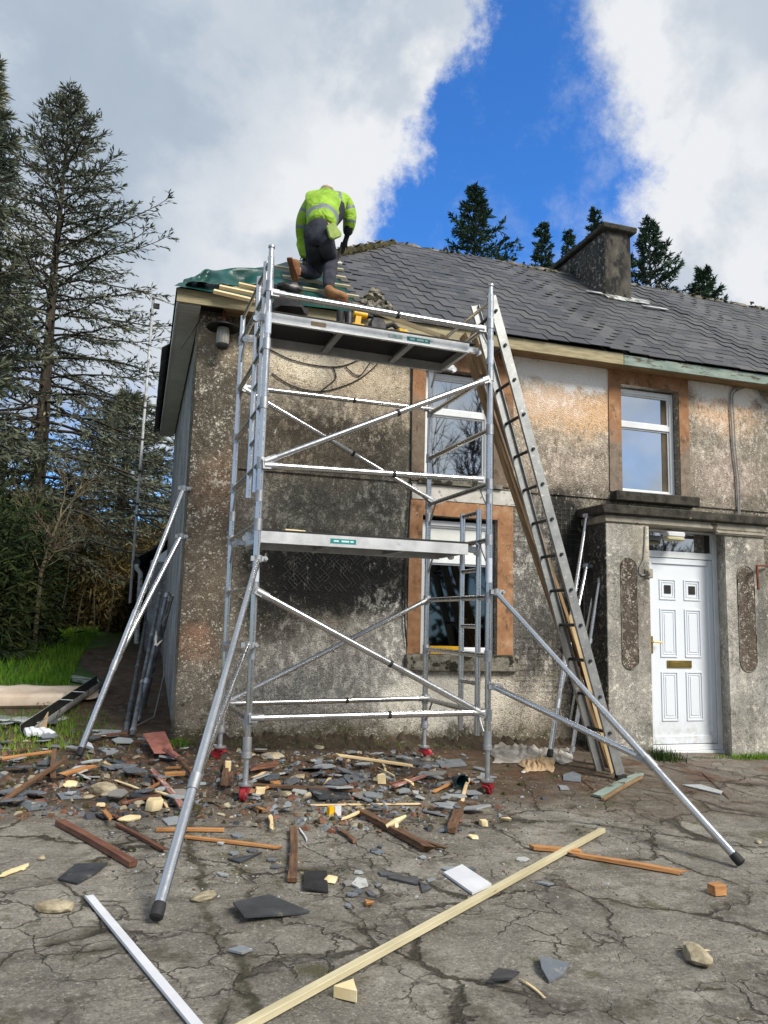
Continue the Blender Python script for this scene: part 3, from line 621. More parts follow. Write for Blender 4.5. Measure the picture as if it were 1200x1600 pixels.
w.add([(.15,7.1,EZ-.02),(.15,13.1,EZ-.02),(3.15,10.1,EZ+2.38)], [(0,1,2)]); w.add([(.15,13.1,EZ-.02),(X1,13.1,EZ-.02),(X1,10.1,EZ+2.38),(3.15,10.1,EZ+2.38)], [(0,1,2,3)])
w.add([(X1,7.1,EZ-.02),(X1,13.1,EZ-.02),(X1,10.1,EZ+2.38)], [(0,1,2)]); w.build('roof_deck', m_dark, rf)
# hip end and rear slates (coarser)
w = MB(); Uh = Vector((cn,0,sn)); Nh = Vector((-sn,0,cn)); Oh = Vector((.15,7.1,EZ)); s = 0.0; Yx = Vector((0,1,0))
while s < LEN-.1:
    y = s*cn + (1.6 if s < 2.0 else .0) + rn.uniform(0,.2)
    while y < 6.0-s*cn: slate(w, y+.003, y+.272, s-.08 if s == 0 else s, min(s+.3, LEN-.02), .018+abs(rn.gauss(0,.004)), .004, Oh, Yx, Uh, Nh); y += .275
    s += ex
w.build('hip_slates', m_slate, rf)
w = MB(); Ub = Vector((0,-cn,sn)); Nb = Vector((0,sn,cn)); Ob = Vector((0,13.1,EZ)); s = 0.0
while s < LEN-.1:
    x = .15+s*cn
    while x < X1: slate(w, x+.003, x+.547, s, min(s+.3, LEN-.02), .018, .004, Ob, X, Ub, Nb); x += .55
    s += ex
w.build('rear_slates', m_slate, rf)
# mortared ridge and hip with moss
def lumpy(p, q, r, seed, name, m, n=60):
    rr = random.Random(seed); p = Vector(p); q = Vector(q); mb = MB()
    pts = [p.lerp(q, k/n)+Vector((rr.uniform(-.01,.01),rr.uniform(-.01,.01),rr.uniform(-.012,.012))) for k in range(n+1)]
    mb.tube(pts, [r*rr.uniform(.8,1.2) for _ in pts], 8); return mb.build(name, m, rf, jit=.012)
RZ = EZ+2.4
lumpy((3.15,10.1,RZ-.02),(12.6,10.1,RZ-.03),.05,1,'ridge',m_mossy,150)
sc_ = (CUT[-1].y-7.1)/cn; a = P(xhip(sc_),sc_,.0); lumpy((a.x,a.y,a.z),(3.2,10.1,RZ-.02),.06,2,'hip_ridge',m_mossy,40)
lumpy((a.x+.0,a.y-.05,a.z-.02),(3.15,10.02,RZ-.06),.055,7,'hip_moss',m_moss,60)
rr = random.Random(8); mb = MB()
for k in range(130):
    x = rr.uniform(3.2,12.4); r = rr.uniform(.015,.035); mb.lathe((x,10.1-rr.uniform(0,.09),RZ-.01+rr.uniform(-.05,.05)), [(0,-r*.5),(r,-.1*r),(r*.7,r*.4),(0,r*.5)], 6)
mb.build('ridge_moss', m_moss, rf, jit=.01)['kind'] = 'stuff'
# rough mortar heap at the foot of the stripped patch
mb = MB(); rr = random.Random(3)
for k in range(80):
    px, py = rr.uniform(556,612), rr.uniform(450,490); 
    if abs(px-585)/27+ (488-py)/38 > 1.05: continue
    c = roof(px, py, .03); r = rr.uniform(.03,.075); mb.lathe((c.x,c.y,c.z), [(0,-r*.7),(r,-.2*r),(r*.8,r*.3),(0,r*.7)], 7)
mb.build('mortar_heap', m_mossy, rf, jit=.02)
# stripped corner: membrane and roofing battens
w = MB(); nU, nV = 26, 20; rr = random.Random(4)
for j in range(nV+1):
    s = lerp(-.06, (CUT[-1].y-7.1)/cn, j/nV)
    for i in range(nU+1):
        x = lerp(xhip(max(s,0))-.02, xcut(max(s,0))+.04, i/nU); w.v.append(tuple(P(x, s, .006+.006*math.sin(x*9+s*5)+ rr.uniform(0,.003))))
for j in range(nV):
    for i in range(nU): k = j*(nU+1)+i; w.f.append((k,k+1,k+nU+2,k+nU+1)); w.mi.append(0); w.sm.append(True)
w.build('roofing_membrane', m_green, house)
for k in range(7):
    s = .10+k*.36; x0 = xhip(s)+ (.10 if k < 4 else .02); x1 = xcut(s)+.02
    if k in (0,): x0 += .3
    MB().beam(P(x0,s,.030+.004*(k%2)), P(x1,s+.01,.030), .038, .026, NN).build('roofing_batten', m_batten, house)
for k, (a_, b_) in enumerate((((343,448),(400,460)), ((334,455),(398,470)), ((373,444),(410,452)))): MB().beam(roof(*a_,.085), roof(*b_,.075), .05, .03, NN).build('roofing_batten', m_lath, house)
# bunched membrane over the hip, a free edge curling past the corner
def sheet(name, m, pts_rows, parent, thick=.006, subd=2):
    mb = MB(); nr = len(pts_rows); nc = len(pts_rows[0])
    for r_ in pts_rows:
        for p in r_: mb.v.append(tuple(p))
    for j in range(nr-1):
        for i in range(nc-1): k = j*nc+i; mb.f.append((k,k+1,k+nc+1,k+nc)); mb.mi.append(0); mb.sm.append(True)
    o = mb.build(name, m, parent)
    ms = o.modifiers.new('s','SUBSURF'); ms.levels = subd; ms.render_levels = subd
    so = o.modifiers.new('t','SOLIDIFY'); so.thickness = thick
    return o
rows = []; rr = random.Random(12)
toppx = [(285,428),(297,426),(312,428),(322,416),(332,414),(345,415),(362,417),(380,418),(400,420),(420,423),(440,416)]
for j, h in enumerate((0,.33,.66,1.0)):
    row = []
    for i, (px, py) in enumerate(toppx):
        bx, by = px+6, lerp(446,452,i/10); 
        q = roof(lerp(px,bx,h), lerp(py,by,h) , .0)
        py += 5; d = ray(lerp(px,bx,h), lerp(py,by,h)); base = roof(bx, by, .02)
        p = CAMP + d*((base.y+ .22*(1-h)-CAMP.y)/d.y)
        row.append(p + Vector((0, rr.uniform(-.12,.12), rr.uniform(-.05,.05) if 0<j else rr.uniform(-.02,.0))))
    rows.append(row)
sheet('bunched_membrane', m_green, rows, house)
# chimney
w = MB(); CX0, CX1, CY0, CY1 = 6.10, 6.53, 9.17, 10.95
w.bb(CX0, CX1, CY0, CY1, z_(4.4), z_(5.72)); ch = w.build('chimney', simple('sooty_render', c3(46,44,40), c3(92,88,78), 7, .95, bump=.8, bs=30, stretch=(1,1,.6), extra=(c3(30,29,27),4,.5)), rf, bevel=.01)
MB().bb(CX0-.006, CX0-.001, CY0+.005, CY1, z_(4.4), z_(5.70)).build('sooty_shaded_side', m_porchside, ch)  # darker sheet: soot plus the left face's shade, put into the colour
w = MB(); w.bb(CX0-.07, CX1+.07, CY0-.08, CY1+.08, z_(5.722), z_(5.80)); w.build('chimney_cap', m_slab, ch, bevel=.015, jit=.012)
w = MB(); rr = random.Random(9)
for k in range(60): r = rr.uniform(.015,.035); w.lathe((rr.uniform(CX0-.05,CX1+.05), rr.uniform(CY0-.06,CY1), z_(5.80)), [(0,-r),(r,0),(0,r)], 6)
w.build('cap_moss', m_moss, ch)
w = MB(); s0 = (CY0-7.1)/cn
for (a, b, c, d) in ((CX0-.05,CX0+.25,-.16,.02),(CX0+.25,CX1+.22,-.14,.0),(CX1+.0,CX1+.42,-.33,-.24),(CX1+.02,CX1+.3,.02,.14),(CX0-.3,CX0-.05,.0,.1)): slate(w, a, b, s0+c, s0+d, .03, .03, O, X, U, NN, .006)
w.build('lead_flashing', m_gutter, ch, jit=.008)
# rear lean-to
w = MB(); w.bb(.16, 3.4, 12.83, 17.4, 0.0, z_(.86)); w.build('rear_wall', m_gable, house)
w = MB(); Ul = Vector((.80,0,.60)); Nl = Vector((-.6,0,.8)); Ol = Vector((-.02,12.80,z_(.88)))
s = 0
while s < 1.9:
    yy = 0
    while yy < 4.6: slate(w, yy+.004, yy+.44, s, s+.42, .03+rn.uniform(0,.008), .006, Ol, Vector((0,1,0)), Ul, Nl, .012); yy += .445
    s += .3
w.add([Ol, Ol+Vector((0,4.6,0)), Ol+Vector((0,4.6,0))+Ul*1.9, Ol+Ul*1.9], [(0,1,2,3)]); w.build('rear_slates', m_slate, house)
w = MB(); w.prism([(.16,12.835,z_(.86)),(1.5,12.835,z_(.86)),(1.5,12.835,z_(1.98))], (0,4.5,0)); w.build('rear_wall', m_white, house)
w = MB(); w.tube([(-.05,12.78,z_(.84)),(-.05,17.3,z_(.80))], .055, 10); gt = w.build('rear_gutter', m_steel, house)
w = MB(); dp = atz(218,1020,.95); w.tube([(-.045,12.76,z_(.80)),(-.045,12.76,z_(.74)),(.02,12.78,z_(.66)),(.03,12.78,gz(0,12.7)+.12)], .038, 10)
for zz in (.4, -.1): w.tube([(.028,12.78,z_(zz)),(.029,12.78,z_(zz)+.05)], .047, 10)
w.build('downpipe', m_gutter, house)
# old wall lamp beneath the eave
a = aty(348,515,7.28); lamp = MB(); lamp.lathe((a.x,7.22,a.z), [(0,.055),(.05,.05),(.10,.015),(.155,-.002),(.16,-.01),(.10,.004),(0,.03)], 20); lm = lamp.build('wall_lamp', m_steel, house)
MB().tube([(a.x,7.22,a.z+.05),(a.x,7.22,a.z+.12),(a.x+.0,7.25,a.z+.17),(a.x+.0,7.36,a.z+.17)], .016, 8).build('lamp_arm', m_rust, lm)
MB().lathe((a.x,7.22,a.z), [(.055,-.01),(.062,-.06),(.060,-.16),(.045,-.20),(0,-.215)], 16).build('lamp_glass', m_lampg, lm)
MB().lathe((a.x,7.22,a.z), [(.063,-.168),(.063,-.185),(.05,-.208),(0,-.224)], 16).build('lamp_rim', m_steel, lm)
wire([(315,495),(300,520),(283,545)], 7.3, .006, 'loose_cable', m_cable, house)
# TV aerial
A0 = aty(206,900,13.3); A1 = aty(240,462,13.3); az_ = thing('tv_aerial', 'tall thin white pole carrying a television aerial behind the gable', 'aerial', (A0.x,13.3,gz(A0.x,13.3)))
w = MB(); w.tube([(A0.x,13.3,z_(.2)),(A0.x,13.3,z_(.9)),(A1.x,13.3,A1.z)], .022, 8); w.build('mast', m_gutter, az_)
w = MB()
for k in range(7): t_ = .2+k*.12; q = Vector((A0.x,13.3,z_(.9))).lerp(A1, t_); w.tube([q, q+(A1-A0).normalized()*.03], .028, 8)
w.build('mast_clip', m_steel, az_)
B = aty(290,482,13.0); A2 = aty(235,463,13.3)
w = MB(); w.tube([A2, B], .014, 6); w.build('boom', m_gutter, az_)
w = MB()
for k in range(12):
    q = A2.lerp(B, .15+k*.075); w.tube([q+Vector((0.03,-.18,-.10)), q+Vector((-.03,.18,.10))], .005, 5)
w.build('element', m_gutter, az_)
w = MB(); q = A1+Vector((0,0,-.18)); w.box(q+Vector((.06,0,0)), (.10,.06,.08)); w.build('amplifier_box', m_steel, az_)
a = aty(212,801,12.9); w = MB(); w.beam((a.x,13.25,a.z),(.55,12.85,a.z-.02),.03,.03); w.beam((a.x+.06,13.25,a.z-.01),(.42,12.86,a.z-.30),.02,.02); w.build('wall_bracket', m_steel, az_)
# ------------------------------------------------------------------ scaffold tower
TO = Vector((.781, 5.5, 0)); TX = Vector((1.829,.07,0)).normalized(); TY = Vector((-TX.y, TX.x, 0)); TW, TD = 1.83, 1.24
def T(u, v, z): return TO + TX*u + TY*v + Vector((0,0,z+CZ))
tower = thing('scaffold_tower', 'mobile aluminium scaffold tower with two platforms and red castors against the stained wall', 'scaffold tower', T(TW/2, TD/2, -1.25))
RG = [-.68, -.235, .215, .665, 1.11, 1.555, 2.0, 2.445]
PR = .0245
def sub(name, par, loc=None): o = bpy.data.objects.new(name, None); C.objects.link(o); o.parent = par; return o
def frame(u, zb, zt, rungs, lad, ladz, lrungs, thin=None):
    fr = sub('end_frame', tower)
    for v in (0, TD): MB().tube([T(u,v,zb), T(u,v,zt)], PR, 16).build('post', m_alu, fr)
    for z in rungs:
        q = MB(); q.tube([T(u,.02,z), T(u,TD-.02,z)], .0215 if z != thin else .015, 12)
        if z != thin:
            for v in (0, TD): q.tube([T(u,v,z-.042), T(u,v,z+.042)], PR+.006, 14, m=1)
        q.build('rung', [m_alu, m_alud], fr)
    for v in lad: MB().tube([T(u,v,ladz[0]), T(u,v,ladz[1])], .0225, 12).build('ladder_stile', m_alu, fr)
    for r_ in lrungs: MB().tube([T(u,lad[0],r_), T(u,lad[1],r_)], .018, 10).build('ladder_rung', m_alu, fr)
    rr_ = [z for z in rungs if z != thin]
    for v, sg in ((0,1),(TD,-1)):
        for z in (rr_[0], rr_[-1]): MB().tube([T(u,v,z-.22), T(u,v+sg*.16,z-.02)], .009, 6).build('gusset', m_alud, fr)
frame(TW, -.86, 1.02, RG[:4], (.18,.485), (-.855,.93), [r+.222 for r in [RG[0]-.445]+RG[:3]][1:]+[.905])
frame(0, -.86, .88, RG[:4], (), (0,0), ())
frame(0, .88, 2.68, RG[4:]+[2.66], (.185,.47), (.92,2.72), (1.335,1.78,2.225,2.66), thin=2.66)
frame(TW, 1.02, 2.70, RG[4:]+[2.64], (), (0,0), (), thin=2.64)
# spigots, joint sleeves, safety labels
for u, z in ((0,2.68),(TW,2.70)): q = MB(); q.tube([T(u,0,z), T(u,0,z+.07)], .019, 12); q.tube([T(u,0,z+.07), T(u,0,z+.085)], .026, 12); q.build('spigot', m_galv, tower)
for u, v, z in ((0,0,.88),(0,TD,.88),(TW,0,1.0),(TW,TD,1.0)): MB().tube([T(u,v,z-.05), T(u,v,z+.03)], PR+.004, 14).build('joint_sleeve', m_alud, tower)
for u, z0, z1 in ((0,2.08,2.24),(TW,2.10,2.30),(TW,.33,.52),(0,.26,.38),(TW,2.44,2.50)):
    MB().tube([T(u,0,z0), T(u,0,z1)], PR+.0015, 16, caps=False).build('safety_label', m_lab, tower)
# braces: hook, tube, centre band
def brace(a, b, va, vb, r=.0245, name='brace'):
    p = T(a[0], va, a[1]); q = T(b[0], vb, b[1]); d = (q-p).normalized()
    o = MB().tube([p+d*.05, q-d*.05], r, 14).build(name, m_alu, tower)
    for e, s_ in ((p,1),(q,-1)): h = MB(); h.tube([e-d*.01*s_, e+d*.08*s_], r+.004, 12); h.beam(e-d*.025*s_, e+d*.035*s_, .046, .052); h.build('brace_hook', m_alud, o)
    c = p.lerp(q, .57); MB().tube([c-d*.012, c+d*.012], r+.0035, 12).build('centre_band', m_rubber if r > .02 else m_alud, o)
f_, b_ = -.028, TD+.03
brace((.03,2.385),(TW-.09,2.375), f_, f_, .027, 'guardrail')
brace((.03,1.12),(TW-.05,1.955), f_, f_-.0)
brace((.03,1.09),(TW-.09,1.135), f_, f_+.0)
brace((.02,.19),(TW-.06,-.665), f_, f_)
brace((.02,-.672),(TW-.06,-.655), f_, f_)
brace((.02,2.02),(TW,2.03), TD-.03, TD-.03, .022); brace((.02,2.0),(TW,1.15), TD-.06, TD-.06, .022)
brace((.06,-.68),(TW,.22), TD-.03, TD-.03, .022); brace((.06,-.70),(TW,-.67), TD-.05, TD-.05, .022)
# platforms
def platform(zt, zb, v0, v1, label_u, u0=.035, u1=TW-.14, v_ext=0):
    pl = MB(); pl.beam(T(u0,v0,(zt+zb)/2), T(u1,v0,(zt+zb)/2), .03, zt-zb); pl.beam(T(u0,v1,(zt+zb)/2), T(u1,v1,(zt+zb)/2), .03, zt-zb)
    for u in (u0, u1): pl.beam(T(u,v0+.016,(zt+zb)/2), T(u,v1-.016,(zt+zb)/2), .03, (zt-zb)*.8)
    o = pl.build('platform', m_deck, tower)
    b = MB(); c0 = T(u0+.01, v0-.012, zt+.003); b.add([T(u0,v0-.014,zt+.002),T(u1+.06,v0-.014,zt+.002),T(u1+.06,v1+.014,zt+.002),T(u0,v1+.014,zt+.002),T(u0,v0-.014,zt+.016),T(u1+.06,v0-.014,zt+.016),T(u1+.06,v1+.014,zt+.016),T(u0,v1+.014,zt+.016)],[(0,3,2,1),(4,5,6,7),(0,1,5,4),(1,2,6,5),(2,3,7,6),(3,0,4,7)]); b.build('deck_board', m_ply, o)
    for u in (.6, 1.2): MB().beam(T(u,v0+.017,zb+.02), T(u,v1-.017,zb+.02), .05, .022).build('cross_member', m_alud, o)
    for u in (u0, u1):
        for v in (v0+.03, v1-.03):
            s_ = -1 if u == u0 else 1; h = MB(); h.beam(T(u,v,(zt+zb)/2+.01), T(u+s_*.10,v,(zt+zb)/2), .03, .05); h.tube([T(u+s_*.10,v-.018,zb+.025), T(u+s_*.10,v+.018,zb+.025)], .025, 10); h.build('platform_hook', m_alu, o)
    st_ = MB(); zc = (zt+zb)/2; st_.add([T(label_u,v0-.0165,zc-.018),T(label_u+.20,v0-.0165,zc-.018),T(label_u+.20,v0-.0165,zc+.018),T(label_u,v0-.0165,zc+.018)],[(0,1,2,3)]); so = st_.build('makers_sticker', m_teal, o)
    w_ = MB()
    for a, b2 in ((.025,.065),(.085,.145),(.155,.180)): w_.add([T(label_u+a,v0-.018,zc-.006),T(label_u+b2,v0-.018,zc-.006),T(label_u+b2,v0-.018,zc+.007),T(label_u+a,v0-.018,zc+.007)],[(0,1,2,3)])
    w_.build('sticker_print', m_ltxt, o)
platform(2.292, 2.216, .12, .66, 1.14)
platform(.632, .548, .10, .66, .56)
q = MB(); q.add([T(.98,.1025,2.238),T(1.10,.1025,2.238),T(1.10,.1025,2.272),T(.98,.1025,2.272)],[(0,1,2,3)]); q.build('worn_sticker', simple('worn_sticker', c3(140,170,160), c3(190,200,196), 30, .5, bump=0), tower)
q = MB(); q.add([T(.35,.1025,2.238),T(.47,.1025,2.238),T(.47,.1025,2.272),T(.35,.1025,2.272)],[(0,1,2,3)]); q.build('paper_label', m_card, tower)
# adjustable legs and castors
def leg(u, v, zc, yaw, steer_red=True):
    lg = MB(); g = gz(T(u,v,0).x, T(u,v,0).y)-CZ; top = g+.085
    lg.tube([T(u,v,-.86), T(u,v,top+.02)], .019, 12); lg.tube([T(u,v,-.90), T(u,v,-.80)], .031, 12); lg.tube([T(u,v,-.935), T(u,v,-.90)], .036, 12)
    lg.lathe(T(u,v,top), [(0,.03),(.05,.026),(.05,.012),(.036,.0),(0,.0)], 12)
    o = lg.build('adjustable_leg', m_galv, tower)
    Rz = Matrix.Rotation(yaw, 3, 'Z'); c = T(u,v,0); c.z = g+CZ
    f2 = MB()
    for s_ in (-1, 1):
        f2.prism([c+Rz@Vector(p) for p in ((-.03,s_*.028,.085),(.035,s_*.028,.085),(.055,s_*.022,.045),(.045,s_*.022,.02),(.02,s_*.022,.03))], Rz@Vector((0,.004*s_,0)))
    f2.box(c+Vector((0,0,.082)), (.075,.07,.008), Rz); f2.box(c+Rz@Vector((-.03,0,.06)), (.05,.05,.012), Rz@Matrix.Rotation(.5,3,'Y'))
    co = f2.build('castor_bracket', m_red, o)
    w_ = MB(); ax = Rz@Vector((0,1,0)); cc = c+Rz@Vector((.035,0,.042)); w_.lathe(cc-ax*.02, [(0,0),(.034,0),(.042,.006),(.042,.034),(.034,.04),(0,.04)], 18, ax); w_.build('castor_wheel', m_red, o)
    MB().lathe(cc-ax*.026, [(0,0),(.02,0),(.02,.052),(0,.052)], 10, ax).build('axle', m_galv, o)
leg(0,0,0,-2.0); leg(TW,0,0,.6); leg(TW,TD,0,-.4); leg(0,TD,0,2.6)
# outriggers
def outrigger(par, clampA, clampB, foot, joint, jt, label=None):
    A, B_, F = Vector(clampA), Vector(clampB), Vector(foot); d = (F-A).normalized()
    J = A.lerp(F, jt)
    up = MB().tube([A, A.lerp(F,.62)], .021, 14); m0 = up.build('upper_tube', m_alu, par)
    MB().pipe(A.lerp(F,.50), F-d*.05, .0255, .0215, 16).build('lower_tube', m_alu, par)
    MB().tube([B_, J+Vector((0,0,.0))], .0225, 14).build('strut', m_alu, par)
    MB().lathe(F-d*.06, [(0,0),(.027,0),(.030,.02),(.030,.06),(.02,.068),(0,.068)], 14, d).build('rubber_foot', m_rubber, par)
    q = MB(); q.tube([J-d*.04, J+d*.05], .030, 12); q.beam(J+(B_-J).normalized()*.01, J+(B_-J).normalized()*.09, .05, .03); q.build('swivel_joint', m_alud, par)
    for c in (A, B_):
        q = MB(); q.tube([c+Vector((0,0,-.025)), c+Vector((0,0,.025))], .03, 12); q.beam(c+Vector((-.05,0,0)), c+Vector((.06,0,0)), .03, .035); q.tube([c+Vector((.055,-.03,.0)), c+Vector((.055,.03,.0))], .012, 8); q.build('clamp', m_alud, par)
gf = lambda px, py, h=.03: atg(px, py) + Vector((0,0,h))
pA = T(-.045,-.06,.36+.02); pB = T(-.05,-.06,-.20)
FLf = gf(243,1447,.035)
def on_main(A, F, px, py):                # nearest point of the main tube to a photo ray
    d = ray(px,py).normalized(); e = (F-A); n_ = d.cross(e.normalized()); w0 = A-CAMP
    b = d.dot(e); c = e.dot(e); dd = d.dot(w0); ee = e.dot(w0); return max(.2, min(.95, (dd*b-ee)/(c-b*b)))
o = sub('outrigger', tower, None); tA = aty(403,873,pA.y); tB = aty(388,1008,pB.y)
outrigger(o, tA, tB, FLf, None, on_main(tA, FLf, 305,1222))
tA = aty(775,925,T(TW,0,0).y-.05); tB = aty(772,1073,T(TW,0,0).y-.05); FRf = gf(1158,1358,.035); o = sub('outrigger', tower, None)
outrigger(o, tA, tB, FRf, None, on_main(tA, FRf, 1008,1197))
# two spare outriggers leaning on the house
A_ = aty(283,763,7.34); F_ = gf(123,1188,.04); B_ = aty(279,838,7.34)
A_.x = .34; B_.x = .34
sp = thing('spare_outrigger', 'unused aluminium outrigger leaning against the left corner of the house', 'outrigger', (F_.x,F_.y,gz(F_.x,F_.y)), 'spare outriggers leaning on the house')
outrigger(sp, A_, B_, F_, None, on_main(A_, F_, 183,1040))
A_ = aty(911,806,7.18); F_ = gf(859,1188,.04); B_ = aty(913,884,7.22); A_.x = 4.50; B_.x = 4.52
sp = thing('spare_outrigger', 'unused aluminium outrigger leaning against the dark side of the porch', 'outrigger', (F_.x,F_.y,gz(F_.x,F_.y)), 'spare outriggers leaning on the house')
outrigger(sp, A_, B_, F_, None, .8)
def leaning_tube(px0,py0,px1,py1,ytop,name,label,cat,group,r=.024,m=None,xtop=None,coll=True,ybot=None):
    F = atg(px1,py1) if ybot is None else aty(px1,py1,ybot)
    A = aty(px0,py0,ytop) if xtop is None else atx(px0,py0,xtop)
    t = thing(name, label, cat, (F.x,F.y,F.z), group); d = (A-F).normalized()
    MB().tube([F+d*.01, A], r, 12).build('tube', m or m_alu, t)
    if coll:
        q = MB()
        for k in (.03,.30,.62,.97): c = F.lerp(A,k); q.tube([c-d*.02,c+d*.03], r+.006, 10)
        q.build('collar', m_alud, t)
    return t
G2 = 'spare tubes leaning by the porch'
leaning_tube(934,890,884,1165,7.2,'scaffold_tube','bright spare scaffold tube leaning by the porch, left one of the pair','tube',G2,.022)
leaning_tube(938,900,893,1180,7.1,'scaffold_tube','bright spare scaffold tube leaning by the porch, right one of the pair','tube',G2,.022)
G3 = 'spare braces leaning on the gable'
m_dtube = simple('weathered_tube', (.10,.10,.11,1), (.26,.27,.28,1), 9, .55, .7, bump=.15)
for i, (a, lab) in enumerate((((236,925,196,1147),'dull spare brace leaning on the gable, outermost of the bundle'), ((251,925,206,1152),'dull spare brace leaning on the gable, second from outside with a thick collar'), ((262,926,214,1130),'dull spare brace leaning on the gable, middle of the bundle'), ((268,930,224,1105),'dull dark spare brace leaning closest to the gable wall'))):
    leaning_tube(*a, None, 'scaffold_brace', lab, 'scaffold brace', G3, .024, m_dtube, xtop=.33-.03*(3-i))
wp = [atx(270,930,.30), atx(262,960,.30), atx(244,985,.2), atx(243,1010,.1), atg(252,1060)+Vector((0,0,.5)), atg(253,1100)+Vector((0,0,.3)), atg(240,1130)+Vector((0,0,.06)), atg(208,1140)+Vector((0,0,.02))]
tag(MB().tube(wp, .006, 6).build('cable', m_gcable, None, loc=wp[-1]), 'loose grey cable looping down beside the leaning braces at the gable', 'cable')
# ladder leaning on the tower's right side
def atv(px, py, y): return aty(px, py, y)
l0 = atg(970,1220)+Vector((0,0,.05)); yN = l0.y; l1 = aty(768,462,yN); yB = yN+.36
m0_ = atg(938,1208)+Vector((0,0,.02)); m1_ = aty(741,478,yB); m0_ = aty(938,1208,yB)
lad = thing('ladder', 'grey aluminium ladder leaning against the right side of the scaffold tower', 'ladder', (l0.x,l0.y,gz(l0.x,l0.y)))
m_lad = MT('ladder_aluminium', .5, .75); a = m_lad.noise(5,6,.7); m_lad.col(m_lad.mix(m_lad.mr(m_lad.noise(22,5,.7), .56, .7), m_lad.ramp(a, [(.3,c3(128,130,130)),(.7,c3(172,174,172))]), c3(200,196,184))); m_lad = m_lad.m
def chan(p, q, side, name, parent):
    d = (q-p).normalized(); w_ = MB(); yv = Vector((0,side,0)); nrm = d.cross(Vector((0,1,0))).normalized()
    w_.beam(p, q, .004, .085, nrm); 
    for s_ in (-1,1): w_.beam(p+nrm*.0405*s_+yv*.014, q+nrm*.0405*s_+yv*.014, .024, .004, nrm)
    return w_.build(name, m_lad, parent)
s1 = chan(l0, l1, 1, 'stile', lad); s2 = chan(m0_, m1_, -1, 'stile', lad)
for k in range(13):
    t_ = (.085 + k*.0735); a = l0.lerp(l1, t_); b = a.copy(); b.y = yB-.0; fr_ = (a.z-m0_.z)/(m1_.z-m0_.z); bb_ = m0_.lerp(m1_, fr_)
    MB().tube([a+Vector((0,-.012,0)), bb_], .015, 8).build('rung', m_steel, lad)
q = MB()
for k in range(13):
    t_ = (.085 + k*.0735); a = l0.lerp(l1, t_)+Vector((0,-.014,0)); q.tube([a, a+Vector((0,-.004,0))], .014, 10)
q.build('rung_end', m_rubber, lad)
for p_, s_ in ((l0,1),(m0_,1)): MB().box(p_+Vector((0,0,-.015)), (.09,.05,.03)).build('rubber_foot', m_rubber, lad)
# boards leaning behind the ladder
def board(pa, pb, w_, th, m, name, label, cat, group=None, up=(0,1,0), wob=0.0):
    pa = Vector(pa); pb = Vector(pb); mb = MB(); n = 8; d = (pb-pa).normalized(); u = Vector(up); a = d.cross(u).normalized(); u = a.cross(d).normalized(); rr = random.Random(int(abs(pa.x*997+pa.y*131)*10))
    for k in range(n+1):
        c = pa.lerp(pb, k/n) + u*(wob*rr.uniform(-1,1)); e = rr.uniform(.93,1.0)
        for sa, su in ((-1,-1),(1,-1),(1,1),(-1,1)): mb.v.append(tuple(c+a*sa*w_/2*e+u*su*th/2 + d*(rr.uniform(-.015,.015) if k in (0,n) else 0)))
    for k in range(n):
        for j in range(4): a0 = k*4+j; a1 = k*4+(j+1)%4; mb.f.append((a0,a1,a1+4,a0+4)); mb.mi.append(0); mb.sm.append(False)
    mb.f.append((0,1,2,3)); mb.f.append((n*4+3,n*4+2,n*4+1,n*4)); mb.mi += [0,0]; mb.sm += [False,False]
    o = mb.build(name, m, None, loc=pa, rot=Matrix((d, a, u)).transposed()); return tag(o, label, cat, group)
yb = yB+.10
board(aty(950,1205,yb+.05)+Vector((0,0,.02)), aty(723,524,yb+.1), .035, .12, m_oldpl, 'timber_board', 'long weathered board leaning behind the ladder, the thickest one', 'board', 'boards leaning behind the ladder')
board(aty(964,1206,yb), aty(738,520,yb), .03, .07, m_oldpl, 'timber_board', 'thin long board leaning just behind the ladder stiles', 'board', 'boards leaning behind the ladder')
board(aty(972,1206,yB-.12), aty(893,970,yB-.05), .04, .05, m_orange, 'timber_board', 'short orange timber standing between the lower ladder rungs', 'board', 'boards leaning behind the ladder')
board(aty(957,1206,yB-.18), aty(890,962,yB-.10), .03, .04, m_lath, 'timber_board', 'short pale lath standing between the lower ladder rungs', 'board', 'boards leaning behind the ladder')
# things on the upper platform
pz = z_(2.31)
def deckpt(px, v): 
    d = ray(px, 500); n_ = TY; o_ = T(0,v,0); t_ = (o_-CAMP).dot(n_)/d.dot(n_); p = CAMP+d*t_; return Vector((p.x,p.y,pz))
def bag(c, rx, ry, rz, seed, label):
    rr = random.Random(seed); mb = MB(); n1, n2 = 12, 7
    for j in range(n2+1):
        ph = PI*j/n2
        for i in range(n1):
            th = 2*PI*i/n1; k = 1+rr.uniform(-.22,.18); mb.v.append((c[0]+rx*math.sin(ph)*math.cos(th)*k, c[1]+ry*math.sin(ph)*math.sin(th)*k, c[2]+rz*(1-math.cos(ph))*k*.5*2*.5))
    for j in range(n2):
        for i in range(n1): mb.f.append((j*n1+i, j*n1+(i+1)%n1, (j+1)*n1+(i+1)%n1, (j+1)*n1+i)); mb.mi.append(0); mb.sm.append(False)
    return tag(mb.build('rubbish_bag', m_blk, None, loc=c), label, 'bag', 'black bags on the platform')
c = deckpt(449,.3); bag(c, .15,.13,.20,1,'crumpled black plastic bag at the left end of the top platform')
c = roof(450,462,.04)+Vector((0,-.05,-.02)); bag(c, .13,.10,.12,2,'crumpled black plastic bag lying at the roof edge above the top platform')
